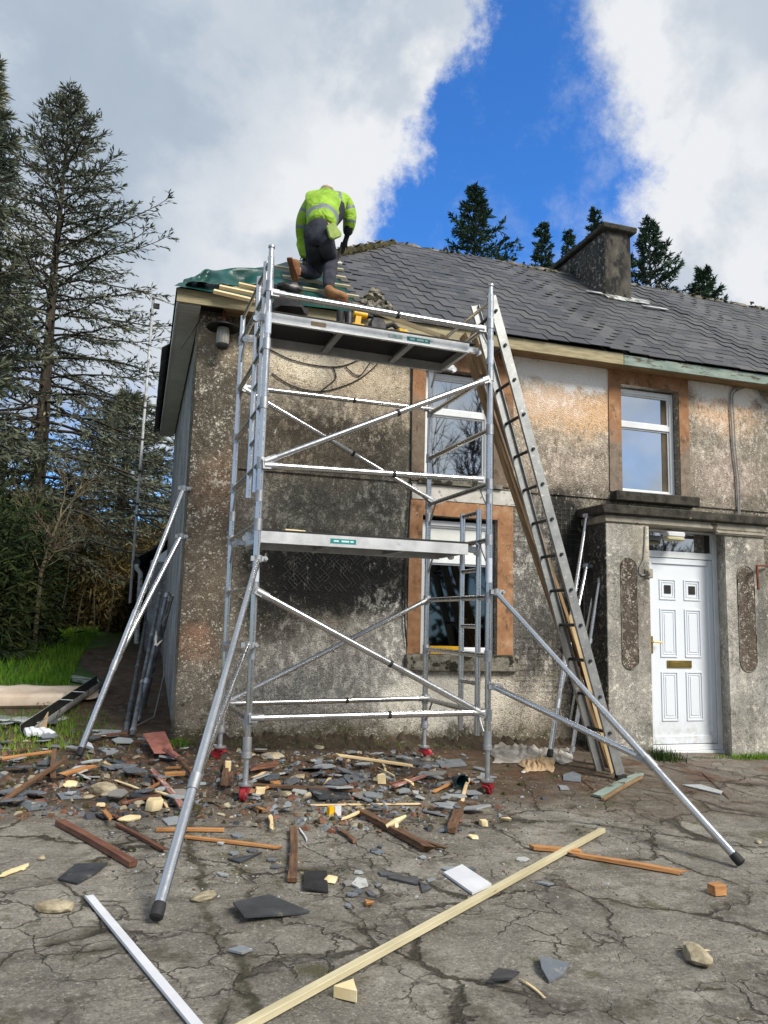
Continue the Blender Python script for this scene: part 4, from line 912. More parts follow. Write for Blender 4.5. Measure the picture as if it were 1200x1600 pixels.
# cordless drill
c = deckpt(558,.22); dr = thing('cordless_drill', 'yellow cordless drill standing on the top platform', 'drill', c)
q = MB(); q.box(c+Vector((0,0,.02)), (.11,.07,.04)); q.build('battery', m_yel, dr, bevel=.006)
q = MB(); q.beam(c+Vector((0,0,.04)), c+Vector((.01,0,.12)), .04, .045, (1,0,0)); q.tube([c+Vector((-.03,0,.13)),c+Vector((.08,0,.125))], .03, 10); q.build('body', m_yel, dr)
q = MB(); q.tube([c+Vector((.08,0,.125)),c+Vector((.13,0,.123))], [.024,.012], 10); q.build('chuck', m_steel, dr)
def smallbox(px, v, size, m, name, label, cat, dz=0, rz=0, bev=.006):
    c = deckpt(px, v); mb = MB(); mb.box(c+Vector((0,0,size[2]/2+dz)), size, Matrix.Rotation(rz,3,'Z')); return tag(mb.build(name, m, None, loc=c, bevel=bev), label, cat)
c = deckpt(538,.2); q = thing('pair_of_tins', 'dark and silver tins side by side on the top platform edge', 'tins', c)
MB().lathe(c+Vector((-.035,0,0)), [(0,0),(.03,0),(.03,.12),(0,.12)], 14).build('dark_tin', m_rubber, q); MB().lathe(c+Vector((.035,0,0)), [(0,0),(.033,0),(.033,.11),(.025,.125),(0,.125)], 14).build('silver_tin', m_steel, q)
c = deckpt(592,.25); q = thing('power_saw', 'dark blue and black power saw lying on the top platform', 'saw', c)
mb = MB(); mb.box(c+Vector((-.02,0,.06)), (.13,.12,.10), Matrix.Rotation(.3,3,'Y')); mb.build('housing', simple('blue_black_plastic', c3(38,46,62), c3(58,66,84), 8, .45, bump=.1), q, bevel=.02)
mb = MB(); mb.tube([c+Vector((.05,0,.07)), c+Vector((.12,0,.10)), c+Vector((.19,0,.05))], .022, 8); mb.box(c+Vector((.15,0,.025)), (.12,.08,.04)); mb.build('grip', m_rubber, q)
MB().lathe(c+Vector((-.02,-.07,.05)), [(0,0),(.06,0),(.06,.004),(0,.004)], 18, (0,1,0)).build('blade', m_steel, q)
smallbox(628,.22,(.10,.07,.05),m_yel,'tape_measure','yellow and grey tape measure on the top platform beside the sloping plank','tape measure',0,.4)
smallbox(618,.3,(.14,.1,.05),m_steel,'tool_pouch','dark tool pouch lying beside the power saw on the top platform','tool pouch',0,.2)
mb = MB(); c = deckpt(646,.25); mb.prism([c+Vector(p) for p in ((-.08,0,.0),(.10,0,.0),(.06,.02,.012),(-.06,.02,.09))], (0,.06,0)); tag(mb.build('slate_offcut', m_lslate, None, loc=c), 'pale triangular slate offcut propped on the top platform', 'slate')
pa = roof(558,474,.03); pa = CAMP+ray(556,476)*((7.05)/ray(556,476).y); pb = CAMP+ray(694,527)*(6.1/ray(694,527).y)
board(pb, pa, .10, .035, m_lath, 'sloping_plank', 'pale new plank resting from the top platform up to the roof edge', 'plank', None, (0,0,1))
mb = MB(); c = T(.30,.2,.655); mb.box(c, (.16,.10,.018), Matrix.Rotation(.2,3,'Z')); tag(mb.build('timber_chip', m_offcut, None, loc=c), 'small pale timber chip on the lower platform', 'timber chip')
mb = MB(); c = T(.16,.25,.66); mb.box(c, (.12,.12,.025), Matrix.Rotation(.5,3,'Z')); tag(mb.build('moss_clump', m_mossy, None, loc=c, jit=.012), 'brown moss clump lying on the lower platform', 'moss')
mb = MB(); c = T(.42,.2,.655); mb.box(c, (.10,.07,.02), Matrix.Rotation(-.3,3,'Z')); tag(mb.build('slate_offcut', m_mossy, None, loc=c, jit=.006), 'mossy slate fragment lying on the lower platform', 'slate')
# yellow level and oddments on the lower window sill
c = aty(695,1020,YF-.02); mb = MB(); mb.box((c.x,YF-.025,z_(-.26)), (.34,.05,.08)); lv = tag(mb.build('spirit_level', m_yel, None, loc=(c.x,YF-.02,z_(-.302)), bevel=.004), 'short yellow spirit level on the lower window sill', 'spirit level')

# ------------------------------------------------------------------ the roofer
def skin(name, nodes, edges, mat, parent, loc=None, sub=2, post=None):
    names = list(nodes); me = bpy.data.meshes.new(name+'_cage'); me.from_pydata([tuple(nodes[k][0]) for k in names], [(names.index(a), names.index(b)) for a, b in edges], [])
    o = bpy.data.objects.new(name, me); C.objects.link(o)
    o.modifiers.new('k', 'SKIN'); sv_ = me.skin_vertices[0].data
    for i, k in enumerate(names):
        r = nodes[k][1]; sv_[i].radius = (r, r) if not isinstance(r, tuple) else r
    sv_[0].use_root = True
    o.modifiers[0].use_smooth_shade = True
    m = o.modifiers.new('s', 'SUBSURF'); m.levels = sub; m.render_levels = sub
    dg = bpy.context.evaluated_depsgraph_get(); dg.update(); ev = o.evaluated_get(dg); nm = bpy.data.meshes.new_from_object(ev)
    bpy.data.objects.remove(o)
    base = Vector(loc) if loc is not None else root_loc(parent)
    for v in nm.vertices: v.co = v.co - base
    nm.materials.clear()
    for m_ in (mat if isinstance(mat, (list, tuple)) else [mat]): nm.materials.append(m_)
    for p in nm.polygons: p.use_smooth = True; p.material_index = 0
    if post:
        for p in nm.polygons:
            p.material_index = post(Vector(p.center)+base)
    q = bpy.data.objects.new(name, nm); C.objects.link(q)
    if parent is not None: q.parent = parent
    else: q.location = base
    return q
def J(px, py, y): return aty(px, py, y)
yf = 7.42
ankR = J(514,451,7.50); 
foot0 = roof(516,466,.06)
yR = foot0.y
ankR = J(513,449,yR+.05); kneeR = J(517,409,yR+.42); hipR = J(506,372,yR+.12); hipL = J(490,373,yR+.20); pel = J(498,366,yR+.14)
kneeL = J(494,429,yR+.62); ankL = J(463,421,yR+.22)
yS = yR+.58
spi = J(502,350,yR+.22); chs = J(506,324,yR+.42); nek = J(511,307,yS+.06); hed = J(511,305,yS+.20)
shL = J(486,317,yS-.06); shR = J(539,314,yS-.06)
elL = J(471,350,yS-.03); wrL = J(474,388,yS+.12); haL = J(476,401,yS+.16)
elR = J(547,343,yS-.05); wrR = J(542,370,yS+.05); haR = J(537,383,yS+.10)
m_skin = simple('skin', c3(150,104,82), c3(178,128,104), 12, .6, bump=.1)
m_jkt = MT('hi_vis_jacket', .62)
def _jk(t):
    n_ = t.noise(5,5,.6); t.col(t.ramp(n_, [(.3, c3(112,152,24)), (.7, c3(156,196,46))])); t.bump(t.noise(6,4,.55,dist=1.5), .75, .06); return t.m
m_jkt = _jk(m_jkt)
m_refl = simple('reflective_tape', c3(96,106,108), c3(128,136,136), 20, .4, bump=.1)
m_navy = simple('navy_cloth', c3(18,20,28), c3(34,36,46), 12, .8, bump=.3, bs=18)
m_trs = simple('charcoal_work_trousers', c3(26,28,38), c3(66,68,80), 6, .9, bump=1.0, bs=9)
m_boot = simple('tan_boot', c3(120,80,48), c3(164,118,78), 12, .8, bump=.2)
m_sole = simple('brown_boot_sole', c3(96,56,34), c3(138,88,56), 20, .8, bump=.5, bs=60)
m_hat = simple('pale_woolly_hat', c3(190,176,166), c3(220,208,200), 22, .9, bump=.5)
m_glove = simple('black_glove', c3(14,14,15), c3(32,32,34), 15, .7, bump=.2)
def fing(base, dirv, side, n, pre):
    out_, ed = {}, []
    dirv = dirv.normalized(); side = (side - dirv*side.dot(dirv)).normalized(); nrm = dirv.cross(side)
    for i in range(4):
        off = side*(-.027+.018*i); L_ = (.032,.036,.034,.026)[i]
        a = base+off+dirv*.035; b = a+dirv*L_+nrm*.008; c_ = b+dirv*L_*.7+nrm*.024; 
        ks = [f'{pre}f{i}{j}' for j in range(3)]
        for k, v in zip(ks, (a,b,c_)): out_[k] = (v, .0085)
        ed += [(n, ks[0]), (ks[0],ks[1]), (ks[1],ks[2])]
    a = base - side*.035+dirv*.0; b = a - side*.018+dirv*.025+nrm*.01
    out_[pre+'t0'] = (a,.010); out_[pre+'t1'] = (b,.0085); ed += [(n,pre+'t0'),(pre+'t0',pre+'t1')]
    return out_, ed
body = {'pel':(pel,.13),'spi':(spi,.12),'chs':(chs,.14),'nek':(nek,.055),'hed':(hed,.095),'crn':(hed+Vector((0,.03,.06)),.08),'chin':(hed+Vector((0,.07,-.06)),.05),'nose':(hed+Vector((0,.115,-.02)),.014),
 'shL':(shL,.065),'elL':(elL,.045),'wrL':(wrL,.03),'haL':(haL,(.036,.018)),'shR':(shR,.065),'elR':(elR,.045),'wrR':(wrR,.03),'haR':(haR,(.036,.018)),
 'hpL':(hipL,.09),'knL':(kneeL,.06),'anL':(ankL,.042),'hpR':(hipR,.09),'knR':(kneeR,.06),'anR':(ankR,.042)}
be = [('pel','spi'),('spi','chs'),('chs','nek'),('nek','hed'),('hed','crn'),('hed','chin'),('hed','nose'),('chs','shL'),('shL','elL'),('elL','wrL'),('wrL','haL'),('chs','shR'),('shR','elR'),('elR','wrR'),('wrR','haR'),('pel','hpL'),('hpL','knL'),('knL','anL'),('pel','hpR'),('hpR','knR'),('knR','anR')]
fo, fe = fing(haL, haL-wrL, Vector((1,0,0)), 'haL', 'L'); body.update(fo); be += fe
fo, fe = fing(haR, haR-wrR, Vector((-1,0,0)), 'haR', 'R'); body.update(fo); be += fe
GL = [haL, haR]
def hand_mi(p): return 1 if min((p-haL).length, (p-haR).length) < .13 else 0
man = skin('person', body, be, [m_skin, m_glove], None, loc=foot0, sub=1, post=hand_mi)
tag(man, 'person in green hi-vis jacket and dark trousers kneeling on the stripped roof, back turned', 'person')
# jacket with reflective bands
up_ = (nek-pel).normalized()
mid = spi.lerp(chs,.5)
hem = pel.lerp(spi,.45)
jn = {'hem':(hem,.165),'spi':(spi,.160),'mid':(mid,.195),'chs':(chs,.205),'up':(chs.lerp(nek,.62)+Vector((0,-.02,.0)),.160),'nk':(nek+Vector((0,.01,.0)),.105),
 'shL':(shL,.092),'eaL':(shL.lerp(elL,.5)+Vector((-.012,0,0)),.084),'elL':(elL,.074),'faL':(elL.lerp(wrL,.5),.076),'wrL':(wrL,.046),
 'shR':(shR,.094),'eaR':(shR.lerp(elR,.5)+Vector((.012,0,.01)),.090),'elR':(elR,.080),'faR':(elR.lerp(wrR,.5),.070),'wrR':(wrR,.046)}
je = [('hem','spi'),('spi','mid'),('mid','chs'),('chs','up'),('up','nk'),('chs','shL'),('shL','eaL'),('eaL','elL'),('elL','faL'),('faL','wrL'),('chs','shR'),('shR','eaR'),('eaR','elR'),('elR','faR'),('faR','wrR')]
def seg_t(p, a, b): d = b-a; return (p-a).dot(d)/d.dot(d), (p-(a+d*max(0,min(1,(p-a).dot(d)/d.dot(d))))).length
def jk_mi(p):
    for a, b, ws in ((shL,elL,((.45,.62),)),(elL,wrL,((-.02,.14),)),(shR,elR,((.40,.56),)),(elR,wrR,((-.02,.14),))):
        t_, dd = seg_t(p, a, b)
        if dd < .11:
            for lo_, hi_ in ws:
                if lo_ < t_ < hi_: return 1
    t_, dd = seg_t(p, hem, nek)
    tb = t_ - .10*(p.x-hem.x)/.15*.3
    ta, da = seg_t(p, shL, elL); tb2, db2 = seg_t(p, shR, elR)
    if da > .10 and db2 > .10:
        if .16 < tb < .25: return 1
    if t_ > .62 and min(da, db2) > .06 and abs((p-nek).dot(Vector((1,0,0))))> .05 and abs((p-nek).dot(Vector((1,0,0)))-.085) < .022: return 1
    # dark side panel beneath the right arm
    if .25 < t_ < .62 and p.x - lerp(hem.x, nek.x, t_) > .150 and db2 > .095: return 2
    if t_ > .0 and elR is not None:
        t3, d3 = seg_t(p, elR, wrR)
        if d3 < .1 and .75 < t3: return 2
    return 0
jk = skin('jacket', jn, je, [m_jkt, m_refl, m_navy], man, sub=3, post=jk_mi)
# left front flap hanging below the arm, pocket patch, tool pouch
def slab(pxs, y, th, m, name, parent, bev=.004, dy=None):
    P_ = [aty(a, b, y+(dy[i] if dy else 0)) for i, (a, b) in enumerate(pxs)]; mb = MB(); mb.prism(P_, (0,th,0)); return mb.build(name, m, parent, bevel=bev)
slab([(498,326),(511,326.5),(511,333.5),(496.5,332.5)], chs.y-.19, .012, m_navy, 'jacket_patch', man)
slab([(465,372),(474,368),(478,382),(478,402),(470,399),(464,380)], elL.y+.02, .05, m_jkt, 'jacket_flap', man, .01)
slab([(510,352),(522,347),(534,363),(534,368),(521,374),(515,370)], pel.y-.15, .035, simple('faded_tool_pouch', c3(128,150,72), c3(158,178,98), 12, .85, bump=.4), 'tool_pouch', man, .008)
# trousers
tn = {'pel':(pel+Vector((0,0,.0)),.150),'wst':(pel.lerp(spi,.6),.135),'hpL':(hipL,.115),'thL':(hipL.lerp(kneeL,.5),.098),'knL':(kneeL,.082),'shL':(kneeL.lerp(ankL,.5),.074),'anL':(kneeL.lerp(ankL,.96),.058),
 'hpR':(hipR,.118),'thR':(hipR.lerp(kneeR,.5),.100),'knR':(kneeR,.084),'shR':(kneeR.lerp(ankR,.5),.078),'anR':(kneeR.lerp(ankR,1.02),.058)}
te = [('pel','wst'),('pel','hpL'),('hpL','thL'),('thL','knL'),('knL','shL'),('shL','anL'),('pel','hpR'),('hpR','thR'),('thR','knR'),('knR','shR'),('shR','anR')]
skin('trousers', tn, te, m_trs, man, sub=3)
# boots: right flat on a batten, left up on its toe with the sole towards the viewer
def boot(heel, toe, ank, upv, name):
    d = (toe-heel).normalized(); upv = (upv-d*upv.dot(d)).normalized()
    bn = {'a':(ank,.060),'h':(heel+upv*.055+d*.03,.056),'m':(heel.lerp(toe,.5)+upv*.050,.050),'b':(heel.lerp(toe,.74)+upv*.040,.052),'t':(toe+upv*.036-d*.035,.042)}
    b_ = skin(name, bn, [('h','a'),('h','m'),('m','b'),('b','t')], m_boot, man, sub=2)
    s = d.cross(upv).normalized(); out_ = []
    prof = [(-.01,.030),(.02,.038),(.10,.034),(.17,.044),(.235,.046),(.275,.036),(.295,.014)]
    L_ = (toe-heel).length; k = L_/.29
    poly = [heel+d*(a*k)+s*w_ for a, w_ in prof]+[heel+d*(a*k)-s*w_ for a, w_ in reversed(prof)]
    mb = MB(); mb.prism([p-upv*.004 for p in poly], upv*.022); mb.build('sole', m_sole, b_, bevel=.004)
dirR = (Vector((.78,.55,0))).normalized(); 
hR = roof(508,464,.055); hR = Vector((ankR.x-.03, ankR.y-.02, hR.z)); tR = hR + Vector((.20,-.15,-.09)).normalized()*.28
boot(hR, tR, ankR, Vector((0,-.3,1)), 'boot')
hL = J(452,404,yR+.10); tL = J(462,440,yR+.24); 
boot(hL+Vector((.0,0,0)), tL, ankL, Vector((.75,.65,.05)), 'boot')
sk = skin('hat', {'a':(hed+Vector((0,.0,.035)),.106),'b':(hed+Vector((0,.035,.085)),.085)}, [('a','b')], m_hat, man, sub=2)
# nail gun / hammer in the right hand
t = thing('hammer', 'hammer held low in the right hand of the kneeling person', 'hammer', haR)
MB().tube([haR+Vector((-.02,0,.03)), haR+Vector((-.06,.05,-.20))], .012, 8).build('handle', m_rubber, t)
c = haR+Vector((-.06,.05,-.20)); MB().tube([c+Vector((-.05,0,0)), c+Vector((.06,0,.0))], [.012,.018], 8).build('head', m_galv, t)
# ------------------------------------------------------------------ things lying on the yard
rg = random.Random(77)
def onground(p, h=0.0): return Vector((p.x, p.y, gz(p.x,p.y)+h))
def plank(px0,py0,px1,py1,w_,th,m,name,label,cat,group=None,lift=0.0,lift2=None,seed=1,end='saw'):
    w_ *= .78; th *= .62
    a = onground(atg(px0,py0), th/2+.006+lift); b = onground(atg(px1,py1), th/2+.006+(lift if lift2 is None else lift2))
    mb = MB(); n = 7; d = (b-a).normalized(); s = d.cross(Vector((0,0,1))).normalized(); u = s.cross(d); rr = random.Random(seed*13+int(px0))
    for k in range(n+1):
        c = a.lerp(b, k/n); e = rr.uniform(.88,1.04) if end == 'saw' else rr.uniform(.66,1.06); bow = math.sin(PI*k/n)*.006
        for sa, su in ((-1,-1),(1,-1),(1,1),(-1,1)):
            j = (rr.uniform(-.06,.05) if end == 'rip' else rr.uniform(-.008,.008)) if k in (0,n) else 0
            mb.v.append(tuple(c+s*(sa*w_/2*e+bow)+u*su*th/2+d*j))
    for k in range(n):
        for j in range(4): a0 = k*4+j; a1 = k*4+(j+1)%4; mb.f.append((a0,a1,a1+4,a0+4)); mb.mi.append(0); mb.sm.append(False)
    mb.f.append((0,1,2,3)); mb.f.append((n*4+3,n*4+2,n*4+1,n*4)); mb.mi += [0,0]; mb.sm += [False,False]
    return tag(mb.build(name, m, None, loc=onground(a.lerp(b,.5)), bevel=.002, rot=Matrix((d, s, u)).transposed()), label, cat, group)
a_ = atg(415,1602); b_ = atg(942,1305); e_ = a_+(a_-b_).normalized()*.5
mb = MB(); a2 = onground(e_,.028); b2 = onground(b_,.028); dB = (b2-a2).normalized(); sB = dB.cross(Vector((0,0,1))).normalized(); uB = sB.cross(dB); mb.beam(a2,b2,.036,.026,(0,0,1)); tag(mb.build('timber_batten', m_batten, None, loc=onground(e_), bevel=.002, rot=Matrix((dB,sB,uB)).transposed()), 'long clean pale batten lying diagonally across the cracked yard', 'batten')
a_ = atg(138,1407); b_ = atg(297,1600); e_ = b_+(b_-a_).normalized()*.5
mb = MB(); a2 = onground(a_,.012); b2 = onground(e_,.012); mb.beam(a2,b2,.040,.008); mb.beam(a2+Vector((-.014,-.008,.006)),b2+Vector((-.014,-.008,.006)),.006,.004); tag(mb.build('plastic_trim', m_plast, None, loc=onground(a_), bevel=.001), 'long white plastic trim strip lying on the cracked yard', 'trim strip')
GP = 'old roof timbers thrown on the yard'
plank(822,1329,905,1336,.075,.035,m_orange,'broken_timber','left half of the snapped orange timber under the pale batten','timber',GP,end='rip')
plank(898,1340,1073,1371,.055,.035,m_orange,'broken_timber','right half of the snapped orange timber beyond the pale batten','timber',GP,end='rip')
plank(92,1292,208,1358,.06,.05,m_redbr,'broken_timber','thick red brown timber lying near the left of the yard','timber',GP)
plank(180,1292,258,1335,.035,.03,m_redbr,'broken_timber','thin red brown lath lying left of the front outrigger foot tube','timber',GP,end='rip')
plank(243,1301,350,1302,.035,.03,m_orange,'broken_timber','short straight orange lath crossed by the front outrigger','timber',GP)
plank(275,1311,430,1328,.035,.025,m_orange,'broken_timber','longer split orange lath just in front of the short straight one','timber',GP,end='rip')
plank(458,1300,456,1382,.060,.04,m_brown,'broken_timber','short upright looking brown timber pointing at the viewer beside a dark slate','timber',GP)
plank(568,1278,668,1333,.080,.06,m_brown,'broken_timber','thick brown rafter end tied with a pale ribbon','timber',GP,end='rip')
plank(485,1261,656,1259,.030,.016,m_lath,'broken_timber','straight pale lath lying just in front of the slate heap','timber',GP)
plank(524,1196,648,1211,.055,.03,m_lath,'broken_timber','split pale board on top of the slate heap','timber',GP,lift=.07,lift2=.05,end='rip')
plank(614,1237,684,1213,.045,.03,m_peel,'broken_timber','reddish weathered stick lying beside the dark plastic cone','timber',GP,lift=.02)
plank(0,1196,80,1184,.04,.03,m_orange,'broken_timber','narrow orange brown timber at the left edge below the lawn','timber',GP,lift=.03)
plank(0,1262,102,1213,.045,.035,m_brown,'broken_timber','long grey brown timber propped on rubble at the left edge','timber',GP,lift=.01,lift2=.10)
plank(82,1225,84,1187,.05,.03,m_brown,'broken_timber','stubby brown timber under the long propped one','timber',GP,lift=.03,lift2=.06)
plank(95,1222,146,1208,.07,.04,m_orange,'broken_timber','rotten orange timber beside the long propped one','timber',GP,lift=.03,end='rip')
plank(237,1214,284,1272,.055,.025,m_peel,'broken_timber','board with peeling white and pink paint lying left of the front outrigger','timber',GP,lift=.03)
plank(192,1262,262,1246,.04,.03,m_redbr,'broken_timber','red brown lath with a slate resting against it','timber',GP,lift=.01,end='rip')
plank(255,1220,289,1217,.06,.045,m_orange,'broken_timber','stubby orange block of timber by the shovel handle','timber',GP,lift=.02)
plank(0,1374,40,1360,.05,.02,m_offcut,'broken_timber','pale sliver of timber cut off by the left edge of the view','timber',GP,end='rip')
plank(705,1306,722,1262,.085,.06,m_brown,'broken_timber','chunky brown timber lump in front of the right castor','timber',GP,end='rip')
plank(722,1262,732,1225,.035,.03,m_lath,'broken_timber','pale lath stub pointing away behind the chunky brown lump','timber',GP,lift=.02)
plank(378,1232,560,1241,.06,.03,m_brown,'broken_timber','dark plank half buried behind the left castor','timber',GP,lift=.01)
plank(390,1212,430,1205,.08,.05,m_redbr,'broken_timber','rotten reddish timber chunk right of the left post','timber',GP,lift=.03,end='rip')
plank(350,1236,356,1194,.07,.03,m_brown,'broken_timber','rotten board stump between outrigger and left post','timber',GP,lift=.02,end='rip')
plank(145,1160,197,1154,.07,.03,m_redbr,'broken_timber','rotten red timber lying near the braces by the gable','timber',GP,lift=.03)
plank(932,1247,1000,1212,.095,.03,m_mint,'packing_board','flaking pale blue board wedged under the ladder foot','board')
plank(942,1253,1002,1217,.035,.035,m_oldpl,'packing_board','mossy brown batten alongside the pale blue board under the ladder','board')
for i,(x0,y0,x1,y1,m,lab) in enumerate(((1096,1208,1140,1250,m_brown,'twig lying below the right door pier'),(1040,1228,1058,1240,m_offcut,'tiny pale splinter near the right outrigger'),(815,1538,850,1566,m_offcut,'thin pale splinter beside the dark slate in the foreground'),(1140,1254,1175,1258,m_brown,'mossy twig near the right edge of the view'),(905,1218,928,1236,m_brown,'thin brown stick just left of the ladder feet'),(295,1480,300,1482,m_brown,'x'),(335,1258,350,1268,m_brown,'short twig near the left castor'),(1066,1486,1102,1488,m_offcut,'flat pale wood flake above the large split stone'),(470,1302,480,1320,m_plast,'thin white plastic sliver beside the upright looking brown timber'))):
    if lab != 'x': plank(x0,y0,x1,y1,.016,.010,m,'twig' if m is m_brown else 'splinter',lab,'twig' if m is m_brown else 'splinter',end='rip')
# pale offcuts (wedges)
def wedge(px, py, s, m, label, rz=None, name='timber_offcut', cat='offcut', group='pale timber offcuts on the yard', flat=.5):
    c = onground(atg(px,py), .004); rr = random.Random(int(px*7+py)); rz = rr.uniform(0,PI) if rz is None else rz
    q = Matrix.Rotation(rz,3,'Z'); n = rr.choice((4,4,5,3)); mb = MB(); poly = []
    for k in range(n):
        th = 2*PI*k/n+rr.uniform(-.25,.25); poly.append(c+q@Vector((s*.5*math.cos(th)*rr.uniform(.85,1.2), s*.42*math.sin(th)*rr.uniform(.85,1.2), 0)))
    mb.prism(poly, (rr.uniform(-.01,.01), rr.uniform(-.01,.01), s*flat)); return tag(mb.build(name, m, None, loc=c, bevel=.002), label, cat, group)
for px, py, s, fl, lab in ((237,1267,.13,.5,'blocky pale offcut left of the front outrigger'),(517,1380,.10,.15,'flat pale four sided offcut beside a black slate'),(575,1416,.06,.3,'tiny orange offcut square in the middle foreground'),(1121,1400,.11,.45,'pale orange wedge below the right outrigger foot'),(756,1292,.07,.5,'small pale cube offcut right of the chunky brown lump'),(791,1284,.08,.25,'pale triangle offcut furthest right of the three near the castor'),(741,1311,.07,.2,'pale flat triangle offcut beside the chunky brown lump'),(402,1243,.10,.5,'pale block just right of the left castor'),(597,1226,.09,.8,'pale upright offcut behind the straight lath'),(543,1560,.12,.35,'pale offcut wedge leaning on the long batten in the foreground'),(157,1262,.06,.3,'tiny pale offcut near the pale rubble stones'),(355,1208,.07,1.2,'pale offcut standing on end beside the outrigger strut'),(613,1228,.05,.4,'tiny orange offcut beside the upright one'),(430,1228,.09,.35,'orange offcut half buried behind the straight lath')):
    wedge(px, py, s, m_orange if 'orange' in lab else m_offcut, lab, flat=fl)
# stones
def stone(px, py, s, m, label, group='pale stones scattered on the yard', sq=.42):
    c = onground(atg(px,py)); rr = random.Random(int(px*3+py*5)); bm = bmesh.new(); bmesh.ops.create_icosphere(bm, subdivisions=2, radius=.5)
    ax = Vector((rr.uniform(.9,1.5), rr.uniform(.7,1.0), sq)); q = Matrix.Rotation(rr.uniform(0,PI),3,'Z'); cuts = [(Vector((rr.uniform(-1,1),rr.uniform(-1,1),rr.uniform(-.2,1))).normalized(), rr.uniform(.28,.42)) for _ in range(6)]
    for v in bm.verts:
        p = v.co.copy()
        for n_, d_ in cuts:
            e = p.dot(n_)-d_
            if e > 0: p -= n_*e
        p += Vector((rr.uniform(-.02,.02),)*3); v.co = q @ Vector((p.x*ax.x*s, p.y*ax.y*s, (p.z+.35)*ax.z*s))
    me = bpy.data.meshes.new('stone'); bm.to_mesh(me); bm.free(); me.materials.append(m); o = bpy.data.objects.new('stone', me); C.objects.link(o); o.location = c; return tag(o, label, 'stone', group)
for px, py, s, m, lab in ((318,1408,.10,m_stone,'pale lumpy stone in the left foreground right of the outrigger foot'),(88,1424,.13,m_stone,'flat sandy stone left of the front outrigger foot'),(65,1344,.06,m_stone,'small pale stone left of the dark flat slate'),(202,1283,.10,m_offcut,'cream coloured stone chip behind the red brown lath'),(50,1221,.11,m_stone,'white lump of mortar at the left edge rubble'),(160,1240,.20,m_stone,'largest lump of old mortar among the left rubble'),(168,1246,.12,m_stone,'rounded mortar lump touching the largest one'),(140,1248,.07,m_stone,'small mortar lump left of the largest one'),(110,1230,.12,m_offcut,'orange cream wood and mortar chip left of the mortar lumps'),(468,1217,.12,m_stone,'square grey stone behind the left castor heap'),(447,1245,.11,m_stone,'pale stone right of the left castor'),(1087,1502,.17,m_stone,'long split sandy stone in the right foreground'),(30,1232,.08,m_stone,'small stone at the far left edge of the rubble'),(202,1330,.08,m_mossy,'mossy stone beside the red brown lath'),(672,1190,.14,m_mossy,'mossy stone at the wall foot under the window'),(498,1170,.10,m_stone,'upright slab of stone against the wall foot'),(505,1190,.13,m_mossy,'brownish rock under the wall amid the slates'),(425,1186,.16,m_stone,'flat sandstone at the wall foot right of the corner'),(390,1182,.10,m_stone,'small sandstone at the wall foot beside the left post'),(818,1208,.05,m_plast,'tiny white lump in front of the crumpled dust sheet'),(504,1284,.04,m_plast,'tiny white chip beside the yellow carton'),(1186,1318,.06,m_stone,'pale grey stone at the right edge of the yard')):
    stone(px, py, s, m, lab)
# flat slates: the ones that show individually
def shard_mesh(seed, th=.007):
    rr = random.Random(seed); n = rr.choice((4,5,5,6)); el_ = rr.uniform(.45,.85); pts = []
    for k in range(n): th_ = 2*PI*(k+rr.uniform(-.3,.3))/n; pts.append(Vector((.5*math.cos(th_)*rr.uniform(.8,1.15), .5*el_*math.sin(th_)*rr.uniform(.8,1.15), 0)))
    mb = MB(); mb.prism(pts, (0,0,th)); me = bpy.data.meshes.new('slate_shard'); me.from_pydata(mb.v, [], mb.f); me.materials.append(m_lslate); return me
SH = [shard_mesh(k, .05) for k in range(12)]
def shard(x, y, s, mesh, label, group, lift=0.0, tilt=.05, mat=None, name='slate_shard', rz=None):
    o = bpy.data.objects.new(name, mesh if mat is None else mesh.copy()); C.objects.link(o)
    if mat is not None: o.data.materials.clear(); o.data.materials.append(mat)
    o.location = (x, y, gz(x,y)+.004+lift); o.rotation_euler = (rg.uniform(-tilt,tilt), rg.uniform(-tilt,tilt), rg.uniform(0,2*PI) if rz is None else rz); o.scale = (s, s, .16)
    return tag(o, label, 'slate', group)
def poly_slate(pxs, m, label, th=.008, lift=.0, name='broken_slate', cat='slate', group=None, tl=0.0):
    P_ = [onground(atg(a,b), .005+lift) for a, b in pxs]; P_[-1].z += tl; P_[0].z += tl; c = sum(P_, Vector())/len(P_); mb = MB(); mb.prism(P_, (0,0,th)); return tag(mb.build(name, m, None, loc=c), label, cat, group)
poly_slate([(693,1368),(722,1356),(768,1386),(738,1401)], m_plast, 'clean white rectangular board lying on the yard', .012, name='white_panel', cat='panel')
m_lead = simple('wet_slate', c3(40,42,46), c3(70,74,80), 5, .3, bump=.2, extra=(c3(120,120,112),9,.6))
